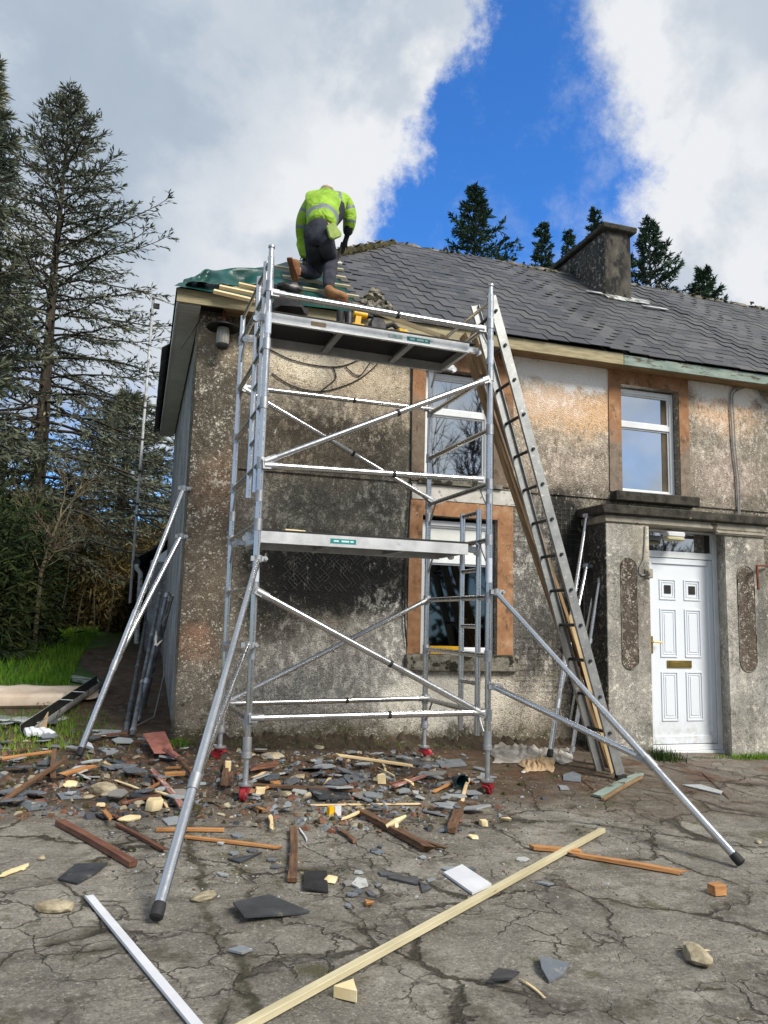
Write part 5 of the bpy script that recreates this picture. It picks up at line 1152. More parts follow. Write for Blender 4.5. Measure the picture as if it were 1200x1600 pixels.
for pts, m, lab, tl in (
  ([(90,1379),(118,1355),(168,1353),(150,1369),(120,1385)], m_dkslate, 'dark flat slate in the left foreground', 0),
  ([(363,1427),(420,1404),(484,1428),(460,1434),(381,1451)], m_dkslate, 'largest dark slate with pale bird-like stain in the middle foreground', .03),
  ([(475,1369),(510,1366),(513,1398),(474,1397)], m_rubber, 'square black felt-like slate beside the flat pale offcut', .01),
  ([(549,1385),(558,1374),(572,1379),(575,1389),(560,1392)], m_lslate, 'small blue grey slate with a hole left of the white board', 0),
  ([(606,1375),(618,1368),(655,1377),(652,1385)], m_lead, 'wet dark slate right behind the white board', 0),
  ([(655,1382),(668,1382),(674,1392),(660,1398)], m_lead, 'tiny wet slate just left of the white board', 0),
  ([(843,1510),(858,1501),(890,1512),(880,1530),(858,1541),(846,1528)], m_lslate, 'rounded grey slate in the right foreground', .02),
  ([(766,1546),(778,1520),(812,1527),(800,1546)], m_dkslate, 'dark bent square slate in the right foreground', .02),
  ([(355,1492),(375,1485),(395,1488),(378,1496)], m_lslate, 'thin light sliver of slate in the left foreground', 0),
  ([(1066,1229),(1095,1228),(1130,1239),(1126,1243)], m_lslate, 'long thin slate lying in front of the door step', 0),
  ([(880,1213),(895,1208),(908,1213),(908,1224),(880,1221)], m_lslate, 'blue grey slate lying left of the ladder feet', 0),
  ([(873,1229),(885,1230),(890,1236),(876,1236)], m_lslate, 'small pale slate in front of the blue grey one left of the ladder', 0),
  ([(480,1238),(540,1239),(549,1251),(498,1256)], m_dkslate, 'large dark slate with a lime stain behind the straight lath', .02),
  ([(700,1254),(735,1260),(712,1268),(676,1262)], m_lslate, 'flat grey slate left of the right castor', 0),
  ([(530,1213),(575,1210),(581,1220),(545,1225)], m_lslate, 'flat grey slate under the split pale board', 0),
  ([(600,1190),(670,1187),(690,1198),(620,1201)], m_lead, 'wide wet slate on the heap below the window', .02),
  ([(680,1190),(720,1188),(730,1198),(690,1202)], m_lslate, 'flat slate lying below the back right castor', 0),
  ([(28,1260),(38,1254),(72,1258),(70,1266),(44,1269)], m_lslate, 'pale flat slate by the left edge rubble', 0),
  ([(50,1205),(90,1200),(115,1208),(80,1216)], m_lead, 'dark wet slate among the left rubble', .01),
  ([(143,1150),(155,1142),(190,1143),(185,1153),(150,1155)], m_lslate, 'pile of flat blue slates by the leaning braces', .01),
  ([(110,1212),(115,1206),(142,1220),(130,1224)], m_lslate, 'pale slate wedge beside the rotten orange timber', .03),
  ([(200,1252),(215,1238),(240,1240),(250,1252),(204,1258)], m_lead, 'shiny wet slate leaning on the red brown lath', .04),
  ([(155,1200),(200,1196),(220,1204),(170,1206)], m_lslate, 'long flat slate among the rubble left of the shovel', .01),
  ([(253,1283),(275,1279),(292,1287),(262,1293)], m_lslate, 'grey slate crossed by the front outrigger', 0),
  ([(88,1243),(110,1242),(130,1250),(95,1252)], m_lslate, 'blue tinted slate sliver left of the mortar lumps', 0),
  ([(355,1345),(395,1340),(410,1335),(375,1352)], m_lead, 'dark slate left of the upright looking brown timber', 0),
  ([(148,1278),(190,1275),(185,1283),(160,1284)], m_dkslate, 'thin black slate in front of the mortar lumps', .01)):
    poly_slate(pts, m, lab, group='slates lying on the yard', tl=tl)
# the heaps of broken slate: many individual shards
LM = [((232,1178),'the shovel blade'),((60,1150),'the fallen gutter end'),((125,1190),'the leaning outrigger foot'),((40,1235),'the long propped timber'),((165,1240),'the mortar lumps'),((262,1243),'the peeling board'),((345,1180),'the back left castor'),
      ((378,1240),'the front left castor'),((430,1190),'the flat sandstone at the wall foot'),((470,1217),'the square grey stone'),((510,1245),'the large lime stained slate'),((585,1204),'the split pale board'),((600,1226),'the upright offcut'),((663,1185),'the back right castor'),((650,1225),'the reddish stick'),
      ((722,1225),'the teal cone'),((762,1245),'the front right castor'),((570,1261),'the straight lath'),((457,1340),'the upright looking brown timber'),((620,1308),'the ribboned rafter end'),((713,1290),'the chunky brown lump'),((730,1378),'the white board'),((565,1385),'the flat pale offcut'),((350,1305),'the orange laths'),((860,1215),'the ladder feet'),((190,1150),'the braces by the gable')]
for k in range(165):
    u_ = rg.random()
    if u_ < .42: px, py = rg.uniform(-20,330), rg.uniform(1140,1262)
    elif u_ < .82: px, py = rg.uniform(385,760), rg.uniform(1176,1275)
    else: px, py = rg.uniform(330,900), rg.uniform(1275,1420)
    p = atg(px, py)
    if p.y > 7.2 and p.x > .2: p.y = 7.2-rg.uniform(0,.3)
    s = (.07+.19*rg.random()**1.7) if u_ < .82 else rg.uniform(.04,.11)
    lq, lm = min(LM, key=lambda l: (l[0][0]-px)**2*.35+(l[0][1]-py)**2); rel = ('left of' if px < lq[0] else 'right of') if abs(px-lq[0])*.6 > abs(py-lq[1]) else ('behind' if py < lq[1] else 'in front of'); sz = 'tiny' if s < .08 else 'small' if s < .14 else 'hand sized' if s < .21 else 'broad'
    shard(p.x, p.y, s, SH[k%12], f'{sz} broken slate shard lying {rel} {lm}', 'slate shards around '+lm.replace('the ','',1), lift=rg.uniform(0,.05) if u_ < .82 else 0, tilt=.2 if u_ < .82 else .04)
for k in range(30):
    px, py = (rg.uniform(10,330), rg.uniform(1160,1290)) if k < 14 else (rg.uniform(390,760), rg.uniform(1185,1330)); an = rg.uniform(0,PI); ln_ = rg.uniform(8,24); m_k = (m_lath,m_orange,m_brown,m_redbr,m_offcut)[k%5]; cn_ = ('pale','orange','brown','red brown','creamy')[k%5]
    lq, lm = min(LM, key=lambda l: (l[0][0]-px)**2*.35+(l[0][1]-py)**2); rel = ('left of' if px < lq[0] else 'right of') if abs(px-lq[0])*.6 > abs(py-lq[1]) else ('behind' if py < lq[1] else 'in front of')
    plank(px-ln_*math.cos(an), py-ln_*.5*math.sin(an), px+ln_*math.cos(an), py+ln_*.5*math.sin(an), rg.uniform(.02,.045), rg.uniform(.012,.03), m_k, 'timber_splinter', f'{cn_} splintered timber offcut lying {rel} {lm}', 'splinter', 'timber splinters in the rubble', lift=rg.uniform(0,.03), end='rip')
# fine rubble nobody could count
def rubble(name, n, area, smin, smax, mats, label, seed, pow_=1.0):
    rr = random.Random(seed); mb = MB()
    for k in range(n):
        px, py = area(rr); p = atg(px, py); s = smin*(smax/smin)**(rr.random()**pow_); c = onground(p, s*.1); m = rr.randrange(len(mats)); q = Euler((rr.uniform(-.4,.4),rr.uniform(-.4,.4),rr.uniform(0,6))).to_matrix()
        a, b, h = s*rr.uniform(.5,1), s*rr.uniform(.3,.8), s*rr.uniform(.1,.45)
        vs = [c+q@Vector(v) for v in ((-a*.5,-b*.4,-h*.4),(a*.4,-b*.5,-h*.4),(a*.5,b*.4,-h*.4),(-a*.3,b*.5,-h*.4),(-a*.3,-b*.2,h*.6),(a*.25,-b*.25,h*.5),(a*.2,b*.25,h*.6))]
        mb.add(vs, [(0,3,2,1),(0,1,5,4),(1,2,6,5),(2,3,6),(3,0,4),(3,4,6),(4,5,6)], m)
    return tag(mb.build(name, mats, None, loc=(0,0,0)), label, 'rubble', None, 'stuff')
MIXR = [m_lslate, m_dkslate, m_brown, m_stone, m_mossy, m_moss, m_lslate, m_brown, m_redbr, m_lslate, m_dkslate, m_mossy]
rubble('rubble', 1700, lambda r: (r.uniform(-20,400), 1150+130*r.random()), .015, .10, MIXR, 'fine slate and mortar rubble left of the tower', 1, 1.6)
rubble('rubble', 1900, lambda r: (r.gauss(560,110), 1176+125*r.random()**1.3), .015, .09, MIXR, 'fine slate and mortar rubble beneath the tower', 2, 1.6)
rubble('grit', 3600, lambda r: (r.uniform(150,980), 1215+190*r.random()**1.5), .006, .024, [m_lslate, m_stone, m_mossy, m_brown, m_dkslate], 'grit and splinters scattered over the concrete', 3, 2)
rubble('grit', 2600, lambda r: (r.uniform(0,1200), 1240+360*r.random()), .003, .011, [m_lslate, m_stone, m_brown, m_mossy], 'sparse grit on the foreground concrete', 4, 2)
# shovel
a = onground(atg(232,1180), .03); b = onground(atg(300,1216), .05); d = (atg(266,1192)-a); sh = thing('shovel', 'old shovel with a rusty pinkish blade lying by the corner of the house', 'shovel', onground(a))
bl0 = [atg(222,1166),atg(256,1162),atg(270,1184),(atg(262,1190)),atg(240,1190)]
mb = MB(); mb.prism([onground(p,.10) if i < 2 else onground(p,.06) for i, p in enumerate(bl0)], (0,0,.006)); mb.build('blade', m_shovel, sh)
s_ = onground(atg(258,1186),.075); e_ = onground(atg(278,1199),.07); f_2 = onground(atg(302,1222),.04); MB().tube([s_, e_], [.028,.022], 8).build('socket', m_shovel, sh); MB().tube([e_, f_2], .018, 8).build('shaft', m_brown, sh)
# fallen gutter
a = onground(atg(42,1152),.05); b = onground(atg(158,1078),.10); g = thing('fallen_gutter', 'long piece of fallen white gutter with a grimy inside lying beside the tarpaulin', 'gutter', onground(a))
mb = MB(); d = (b-a).normalized(); s = d.cross(Vector((0,0,1))).normalized(); up2 = s.cross(d); prof = [(-.065,.06),(-.06,.0),(-.03,-.04),(.03,-.045),(.06,-.01),(.065,.05)]
for P_ in (a, b):
    for u_, h_ in prof: mb.v.append(tuple(P_+s*u_+up2*h_))
for i in range(5): mb.f.append((i,i+1,i+7,i+6)); mb.mi.append(0); mb.sm.append(True)
for P_ in (a, b):
    for u_, h_ in prof: mb.v.append(tuple(P_+s*u_*.9+up2*(h_*.9+.004)))
for i in range(5): mb.f.append((12+i,18+i,19+i,13+i)); mb.mi.append(1); mb.sm.append(True)
mb.build('trough', [m_gutter, m_gutin], g)
for k in (.45,.62): c = a.lerp(b,k); MB().beam(c+s*.065+up2*.05, c-s*.065+up2*.055, .012, .006).build('gutter_strap', m_white, g)
c = onground(atg(52,1154),.03); mb = MB(); 
for k in range(5): mb.box(c+Vector((-.05+.045*k,.02-.015*k,.02+.01*(k%2))), (.05,.10,.05), Matrix.Rotation(.4+.1*k,3,'Z')@Matrix.Rotation(.3,3,'X'))
tag(mb.build('gutter_end', m_white, None, loc=c, bevel=.008), 'broken white gutter end piece with a ribbed profile', 'gutter piece')
c = onground(atg(74,1140),.02); mb = MB(); mb.prism([onground(atg(56,1152),.04),onground(atg(68,1160),.04),onground(atg(72,1136),.13)], (.01,.01,.006)); tag(mb.build('cardboard_scrap', m_card, None, loc=c), 'creamy scrap standing in the broken gutter end', 'scrap')
poly_slate([(107,1061),(152,1069),(158,1077),(112,1068)], m_mint, 'pale bluish white strip lying beyond the fallen gutter', .03, .02, name='plastic_offcut', cat='plastic strip')
poly_slate([(128,1164),(142,1170),(146,1178),(130,1172)], m_plast, 'small white plastic clip beside the leaning outrigger foot', .02, .02, name='plastic_clip', cat='plastic clip')
# cream sheet with a board at the left edge
rr = random.Random(2); rows = []
for j in range(6):
    rows.append([onground(atg(lerp(-60,150+8*(j%2),i/12), lerp(1098,1078,j/5)), .02+rr.uniform(0,.045)) for i in range(13)])
tp = thing('tarpaulin', 'cream tarpaulin spread on the grass at the left edge', 'tarpaulin', onground(atg(40,1090))); sheet('sheet', m_tarp, rows, tp, .004, 1)
mb = MB(); mb.tube([onground(atg(-60,1108),.07), onground(atg(96,1106),.07)], [.075,.07], 10); tag(mb.build('rolled_felt', m_tarp, None, loc=onground(atg(0,1108)), jit=.006), 'rolled cream roofing felt lying in front of the tarpaulin', 'felt roll')
for k in range(10):
    px, py = 4+k*9, 1124+ (k%3)*5; p = atg(px,py); shard(p.x,p.y,.30,SH[k],'salvaged slate stacked loosely in front of the felt roll at the left edge','salvaged slates by the felt roll',lift=.015*(k%3),tilt=.1)
# dust sheet and cardboard
from mathutils import noise as mn
def crumple(name, m, px0, py0, px1, py1, hgt, seed, label, cat):
    rr = random.Random(seed); rows = []; nx, ny = 30, 16
    for j in range(ny+1):
        row = []
        for i in range(nx+1):
            u_, v_ = i/nx, j/ny; e = (max(0,math.sin(PI*u_))**.45)*(max(0,math.sin(PI*min(1,v_*1.0)))**.45)
            wob = mn.noise(Vector((u_*4+seed, v_*3, 0)))*6; p = atg(lerp(px0,px1,u_)+wob*(1.5 if i in (0,nx) else 1), lerp(py1,py0,v_)+mn.noise(Vector((u_*5, v_*3+seed, 3)))*4)
            rid = abs(mn.noise(Vector((u_*7+seed, v_*4+u_*3, 1)))); row.append(onground(p, .008+hgt*e*(.25+1.9*rid)))
        rows.append(row)
    o = sheet(name, m, rows, None, .004, 1); return tag(o, label, cat)
crumple('dust_sheet', m_cloth, 768,1160, 842,1194, .055, 5, 'crumpled grey dust sheet at the foot of the wall', 'dust sheet')
crumple('torn_wallpaper', m_cloth, 840,1168, 896,1194, .035, 8, 'torn grey and brown wallpaper heap around the spare outrigger feet', 'wallpaper')
crumple('torn_cardboard', m_card, 815,1184, 866,1207, .05, 11, 'torn brown cardboard between the dust sheet and the wallpaper', 'cardboard')
# plastic cone, carton
a = onground(atg(722,1232),.045); b = onground(atg(690,1216),.05); tag(MB().lathe(a, [(.012,.15),(.02,.13),(.055,.02),(.06,.0),(.052,.0),(.046,.02),(.01,.13)], 16, (b-a)).build('plastic_cone', m_cone, None, loc=a), 'dark teal plastic cone lying on its side near the right castor', 'cone')
c = onground(atg(521,1276),.03); t = thing('small_carton', 'small yellow and white carton in front of the straight lath', 'carton', c); MB().box(c+Vector((-.02,0,0)), (.04,.03,.06), Matrix.Rotation(.4,3,'Z')).build('yellow_side', m_yel, t); MB().box(c+Vector((.025,.015,0)), (.05,.03,.06), Matrix.Rotation(.4,3,'Z')).build('white_side', m_plast, t)
c = onground(atg(618,1302),.07); mb = MB(); mb.tube([c+Vector((-.06,0,-.03)), c+Vector((0,-.01,.0)), c+Vector((.07,.02,.02))], [.012,.02,.008], 6); mb.tube([c, c+Vector((-.01,-.05,-.05))], [.016,.012], 6); tag(mb.build('pale_ribbon', m_offcut, None, loc=c), 'pale strip of paper knotted over the thick brown rafter end', 'strip')
# ------------------------------------------------------------------ ground: one sheet out to the horizon
def axis(lims):
    out_ = []
    for a, b, n in lims: out_ += [lerp(a,b,k/n) for k in range(n)]
    return out_+[lims[-1][1]]
xs = axis(((-400,-30,6),(-30,-4,14),(-4,10,56),(10,30,10),(30,400,6))); ys = axis(((-60,-5,6),(-5,1,12),(1,14,60),(14,30,14),(30,400,8)))
g = MB()
for y in ys:
    for x in xs: g.v.append((x, y, gz(x,y)))
nx = len(xs)
for j in range(len(ys)-1):
    for i in range(nx-1): k = j*nx+i; g.f.append((k,k+1,k+nx+1,k+nx)); g.mi.append(0); g.sm.append(True)
t = MT('cracked_concrete', .85, spec=.3)
dn = t.noise(1.5,5,.65,col=True); wv = t.n('ShaderNodeVectorMath', operation='MULTIPLY_ADD'); t.l(dn, wv.inputs[0]); wv.inputs[1].default_value = (.55,.55,.0); t.l(t.tc, wv.inputs[2]); co = wv.outputs[0]
base = t.ramp(t.noise(2.6,8,.68), [(.30, c3(84,82,76)), (.52, c3(108,104,96)), (.72, c3(134,130,120))])
stre = t.noise(4.5,7,.75,t.map((.35,1.9,1), rot=(0,0,-.12)))
base = t.mix(t.mr(stre,.50,.64,0,.50), base, c3(62,58,50))
base = t.mix(t.mr(t.noise(1.3,6,.7,t.map((1,1,1),(5,9,0))),.50,.66,0,.45), base, c3(70,66,58))
fine = t.noise(70,7,.85); base = t.mix(t.mr(fine,.51,.66,0,.75), base, c3(50,47,42)); base = t.mix(t.mr(fine,.47,.33,0,.6), base, c3(182,178,166)); md = t.noise(13,7,.8); base = t.mix(t.mr(md,.54,.68,0,.6), base, c3(58,54,47)); base = t.mix(t.mr(md,.44,.32,0,.45), base, c3(158,154,144))
pits = t.vor(34, out='Distance'); base = t.mix(t.math('MULTIPLY', t.mr(pits,.20,.10), t.mr(t.noise(7,4,.6),.45,.6)), base, c3(52,48,42))
# cracks at two scales, wide and mossy / hairline
fu = t.map((1,1,0), src=co)
c1 = t.vor(1.35,'DISTANCE_TO_EDGE',fu); w1 = t.noise(1.3,4,.65)
c1 = t.math('ADD', c1, t.math('MULTIPLY', t.math('SUBTRACT', t.noise(28,5,.8), .5), .05)); cr1 = t.mr(c1, .021, .003); cr1 = t.math('MULTIPLY', cr1, t.mr(w1,.40,.58,.06,1))
halo = t.math('MULTIPLY', t.mr(c1,.12,.01), t.mr(t.noise(5,6,.75),.46,.62)); base = t.mix(t.math('MULTIPLY',halo,.75), base, c3(60,55,43))
c2 = t.vor(4.2,'DISTANCE_TO_EDGE',t.map((1,1,0),(3,7,0),src=co)); cr2 = t.math('MULTIPLY', t.mr(c2,.026,.006), t.mr(t.noise(1.7,4,.6,t.map((1,1,1),(2,2,2))),.47,.58))
base = t.mix(t.math('MULTIPLY',cr2,.85), base, c3(48,44,36)); base = t.mix(t.math('MULTIPLY',cr1,.85), base, c3(44,41,32))
wet = t.math('MULTIPLY', t.mr(t.noise(1.6,7,.75,t.map((1,1,1),(11,2,5))),.55,.63), .6); base = t.mix(wet, base, c3(58,54,48)); spt = t.mr(t.noise(19,6,.8,t.map((.6,1.3,1),(1,4,5))),.60,.66,0,.7); base = t.mix(spt, base, c3(50,47,41))
# the long joint running towards the viewer
sp_ = t.n('ShaderNodeSeparateXYZ'); t.l(co, sp_.inputs[0]); J0 = atg(300,1330); J1 = atg(400,1590)
jx = t.math('ADD', sp_.outputs[0], t.math('MULTIPLY', sp_.outputs[1], -(J1.x-J0.x)/(J1.y-J0.y))); jc = J0.x - J0.y*(J1.x-J0.x)/(J1.y-J0.y) + .27 + .27*-(J1.x-J0.x)/(J1.y-J0.y)
ja = t.math('ABSOLUTE', t.math('SUBTRACT', jx, jc)); jf = t.math('MULTIPLY', t.mr(ja,.045,.012), t.mr(sp_.outputs[1], 5.6, 5.2)); base = t.mix(t.math('MULTIPLY',jf,t.mr(t.noise(9,5,.7),.34,.56,.3,.9)), base, c3(46,44,30))
# earth and rot washed down near the house
px_ = t.n('ShaderNodeSeparateXYZ'); t.l(t.tc, px_.inputs[0]); dy = t.math('ADD', px_.outputs[1], t.math('MULTIPLY', t.math('SUBTRACT', t.noise(1.1,6,.7),.5), 3.4))
dirt = t.mr(dy, 4.7, 6.0); rightfade = t.mr(px_.outputs[0], 5.4, 3.6, .25, 1)
soil = t.ramp(t.noise(7,7,.75), [(.32, c3(44,36,28)), (.55, c3(72,60,48)), (.75, c3(104,92,78))])
base = t.mix(t.math('MULTIPLY', dirt, rightfade), base, soil)
redd = t.math('MULTIPLY', t.mr(dy,5.2,6.4), t.mr(t.noise(1.8,5,.7,t.map((1,1,1),(8,1,0))),.50,.66)); base = t.mix(t.math('MULTIPLY',redd,.6), base, c3(78,50,34))
ms = t.math('MULTIPLY', t.mr(t.noise(2.4,7,.75,t.map((1,1,1),(0,6,3))),.56,.66), .75); base = t.mix(ms, base, c3(60,58,34))
grassm = t.mr(px_.outputs[1], 12.0, 16.5); base = t.mix(grassm, base, c3(48,72,20))
t.col(t.mix(1.0, base, (1.72,1.72,1.72,1), 'MULTIPLY')); hh = t.math('SUBTRACT', t.math('ADD', t.math('MULTIPLY',fine,.35), t.noise(9,7,.75)), t.math('ADD', t.math('MULTIPLY',cr1,1.6), t.math('MULTIPLY',cr2,.8))); t.bump(hh,.9,.03); t.rough(t.mr(t.noise(2,5,.6),.35,.7,.62,.92))
gr = tag(g.build('ground', t.m, None, loc=(0,0,0)), 'cracked grey concrete yard', 'ground', None, 'structure')
# lawn left and behind
m_grs = MT('lawn_green', .9); m_grs.col(m_grs.ramp(m_grs.noise(1.3,6,.7), [(.3, c3(40,58,18)), (.7, c3(74,104,30))])); m_grs = m_grs.m
lw = MB(); pl_ = [(-30,8.6),(-.75,8.6),(-.45,9.6),(-.35,12.6),(-.3,17),(-30,17)]
nxl, nyl = 34, 16
for j in range(nyl+1):
    yv = lerp(8.9, 30, (j/nyl)**1.3)
    for i in range(nxl+1): xr = -.62 - .25*math.sin(yv*1.7); xv = lerp(-30, xr, (i/nxl)**.4); lw.v.append((xv, yv, gz(xv,yv)+.006))
for j in range(nyl):
    for i in range(nxl): k = j*(nxl+1)+i; lw.f.append((k,k+1,k+nxl+2,k+nxl+1)); lw.mi.append(0); lw.sm.append(True)
tag(lw.build('lawn', m_grs, None, loc=(0,0,0)), 'green lawn left of the house', 'lawn', None, 'structure')
def island_mat(name, stops, rough=.8, trans=.25, spec=.3):
    t = MT(name, rough, spec=spec); g_ = t.n('ShaderNodeNewGeometry').outputs['Random Per Island']; mod = t.noise(.9,4,.6)
    v = t.math('ADD', t.math('MULTIPLY', g_, .55), t.math('MULTIPLY', t.mr(mod,.3,.7), .45)); c = t.ramp(v, stops); t.col(c)
    if trans:
        tr = t.n('ShaderNodeBsdfTranslucent'); t.l(c, tr.inputs[0]); mx_ = t.n('ShaderNodeMixShader'); mx_.inputs[0].default_value = trans; t.l(t.b.outputs[0], mx_.inputs[1]); t.l(tr.outputs[0], mx_.inputs[2])
        o_ = [n for n in t.t.nodes if n.type == 'OUTPUT_MATERIAL'][0]; t.l(mx_.outputs[0], o_.inputs[0])
    return t.m
m_blade = island_mat('grass_blades', [(0, c3(62,96,20)), (.5, c3(92,136,34)), (1, c3(146,168,62))])
m_weed = island_mat('dark_weed_leaves', [(0, c3(34,50,20)), (.5, c3(52,72,30)), (1, c3(84,96,48))])
def raw(name, V, F, mats, mi=None, parent=None, loc=(0,0,0), smooth=False):
    V = np.asarray(V, dtype=np.float32).reshape(-1,3) - np.array(loc, dtype=np.float32); F = np.asarray(F, dtype=np.int32)
    me = bpy.data.meshes.new(name); me.vertices.add(len(V)); me.vertices.foreach_set('co', V.ravel()); nf, k = F.shape
    me.loops.add(nf*k); me.loops.foreach_set('vertex_index', F.ravel()); me.polygons.add(nf); me.polygons.foreach_set('loop_start', np.arange(0,nf*k,k,dtype=np.int32)); me.polygons.foreach_set('loop_total', np.full(nf,k,dtype=np.int32))
    for m in (mats if isinstance(mats,list) else [mats]): me.materials.append(m)
    if mi is not None: me.polygons.foreach_set('material_index', np.asarray(mi,dtype=np.int32))
    me.update(calc_edges=True); me.validate(); o = bpy.data.objects.new(name, me); C.objects.link(o); o.parent = parent
    if parent is None: o.location = loc
    return o
npr = np.random.RandomState(5); TARY = atg(40,1074).y
def blades(n, fx, name, label, h0, h1, mat, w=.007):
    B = np.array([fx(npr) for _ in range(n)]); z = np.array([gz(a,b) for a, b in B]); th = npr.uniform(0,2*PI,n); h = npr.uniform(h0,h1,n); lean = npr.uniform(-.5,.5,(n,2))*h[:,None]
    d = np.stack([np.cos(th),np.sin(th),0*th],1)*w*npr.uniform(.6,1.6,(n,1)); b = np.stack([B[:,0],B[:,1],z],1); tip = b+np.stack([lean[:,0],lean[:,1],h],1)
    V = np.stack([b-d,b+d,tip],1).reshape(-1,3); F = np.arange(3*n).reshape(-1,3)
    return tag(raw(name, V, F, mat), label, 'grass', None, 'stuff')
blades(26000, lambda r: ((-.7-10*r.rand()**1.4), TARY+9*r.rand()**1.2), 'grass', 'short green grass covering the lawn', .05, .16, m_blade, .009)
def tuft(x, y, rr_, n, h, label, name='weed'):
    o = blades(n, lambda r: (x+r.randn()*rr_, y+r.randn()*rr_), name, label, h*.5, h, m_blade, .006); return o
blades(1500, lambda r: (-.75+r.randn()*.28, 7.7+r.randn()*.55), 'grass', 'scruffy grass growing through the slates beside the gutter', .02, .07, m_blade, .005)
blades(500, lambda r: (r.uniform(.5,3.2), 7.30+r.randn()*.05), 'grass', 'sparse grass along the foot of the front wall', .02, .06, m_blade, .005)
blades(260, lambda r: (.42+r.randn()*.05, 7.3-abs(r.randn())*.06), 'grass', 'weeds at the foot of the left corner pilaster', .03, .09, m_blade, .005)
blades(420, lambda r: (6.3+r.randn()*.25, 6.90-abs(r.randn())*.05), 'grass', 'grass along the foot of the right porch pier', .02, .08, m_blade, .005)
blades(300, lambda r: (5.12+r.randn()*.09, 6.82+r.randn()*.07), 'grass', 'weed sprouting beside the left of the doorstep', .03, .13, m_weed, .006)
# ------------------------------------------------------------------ trees
m_bark = simple('spruce_bark', c3(46,40,34), c3(84,74,62), 6, .95, bump=.8, bs=20, stretch=(3,3,.6))
m_twig = simple('bare_twig', c3(84,76,58), c3(124,114,90), 6, .9, bump=0)
m_ndl = island_mat('spruce_needles', [(0, c3(62,72,64)), (.45, c3(90,98,84)), (.8, c3(116,120,94)), (1, c3(140,134,102))], .85, .12)
m_ndd = island_mat('dark_spruce_needles', [(0, c3(26,44,36)), (.5, c3(46,70,52)), (1, c3(78,98,70))], .85, .1)
m_bush = island_mat('dark_conifer_foliage', [(0, c3(18,30,15)), (.5, c3(38,54,26)), (1, c3(82,86,42))], .85, .12)
m_olive = island_mat('olive_undergrowth', [(0, c3(56,48,26)), (.5, c3(96,86,50)), (1, c3(146,128,84))], .9, .12)
def sticks(segs, V, F):           # list of (p, q, r0, r1) as 3-sided prisms
    for p, q, r0, r1 in segs:
        d = (q-p); L_ = np.linalg.norm(d)
        if L_ < 1e-5: continue
        d = d/L_; a = np.cross(d, (0,0,1.)); 
        if np.linalg.norm(a) < 1e-3: a = np.cross(d, (0,1.,0))
        a = a/np.linalg.norm(a); b = np.cross(d,a); k = len(V)
        for P_, r in ((p,r0),(q,r1)):
            for th in (0,2.094,4.189): V.append(P_+(a*math.cos(th)+b*math.sin(th))*r)
        for i in range(3): j = (i+1)%3; F.append((k+i,k+j,k+3+j,k+3+i))
def sprays(P, D, L_, Wd, r):      # thin foliage quads: base points, directions, lengths, widths
    n = len(P); R_ = r.randn(n,3); S_ = np.cross(D, R_); S_ /= np.linalg.norm(S_,axis=1,keepdims=True)+1e-9
    a = P; m_ = P+D*(L_*.45)[:,None]; t_ = P+D*L_[:,None]; s = S_*Wd[:,None]
    V = np.stack([a, m_+s, t_, m_-s],1).reshape(-1,3); return V
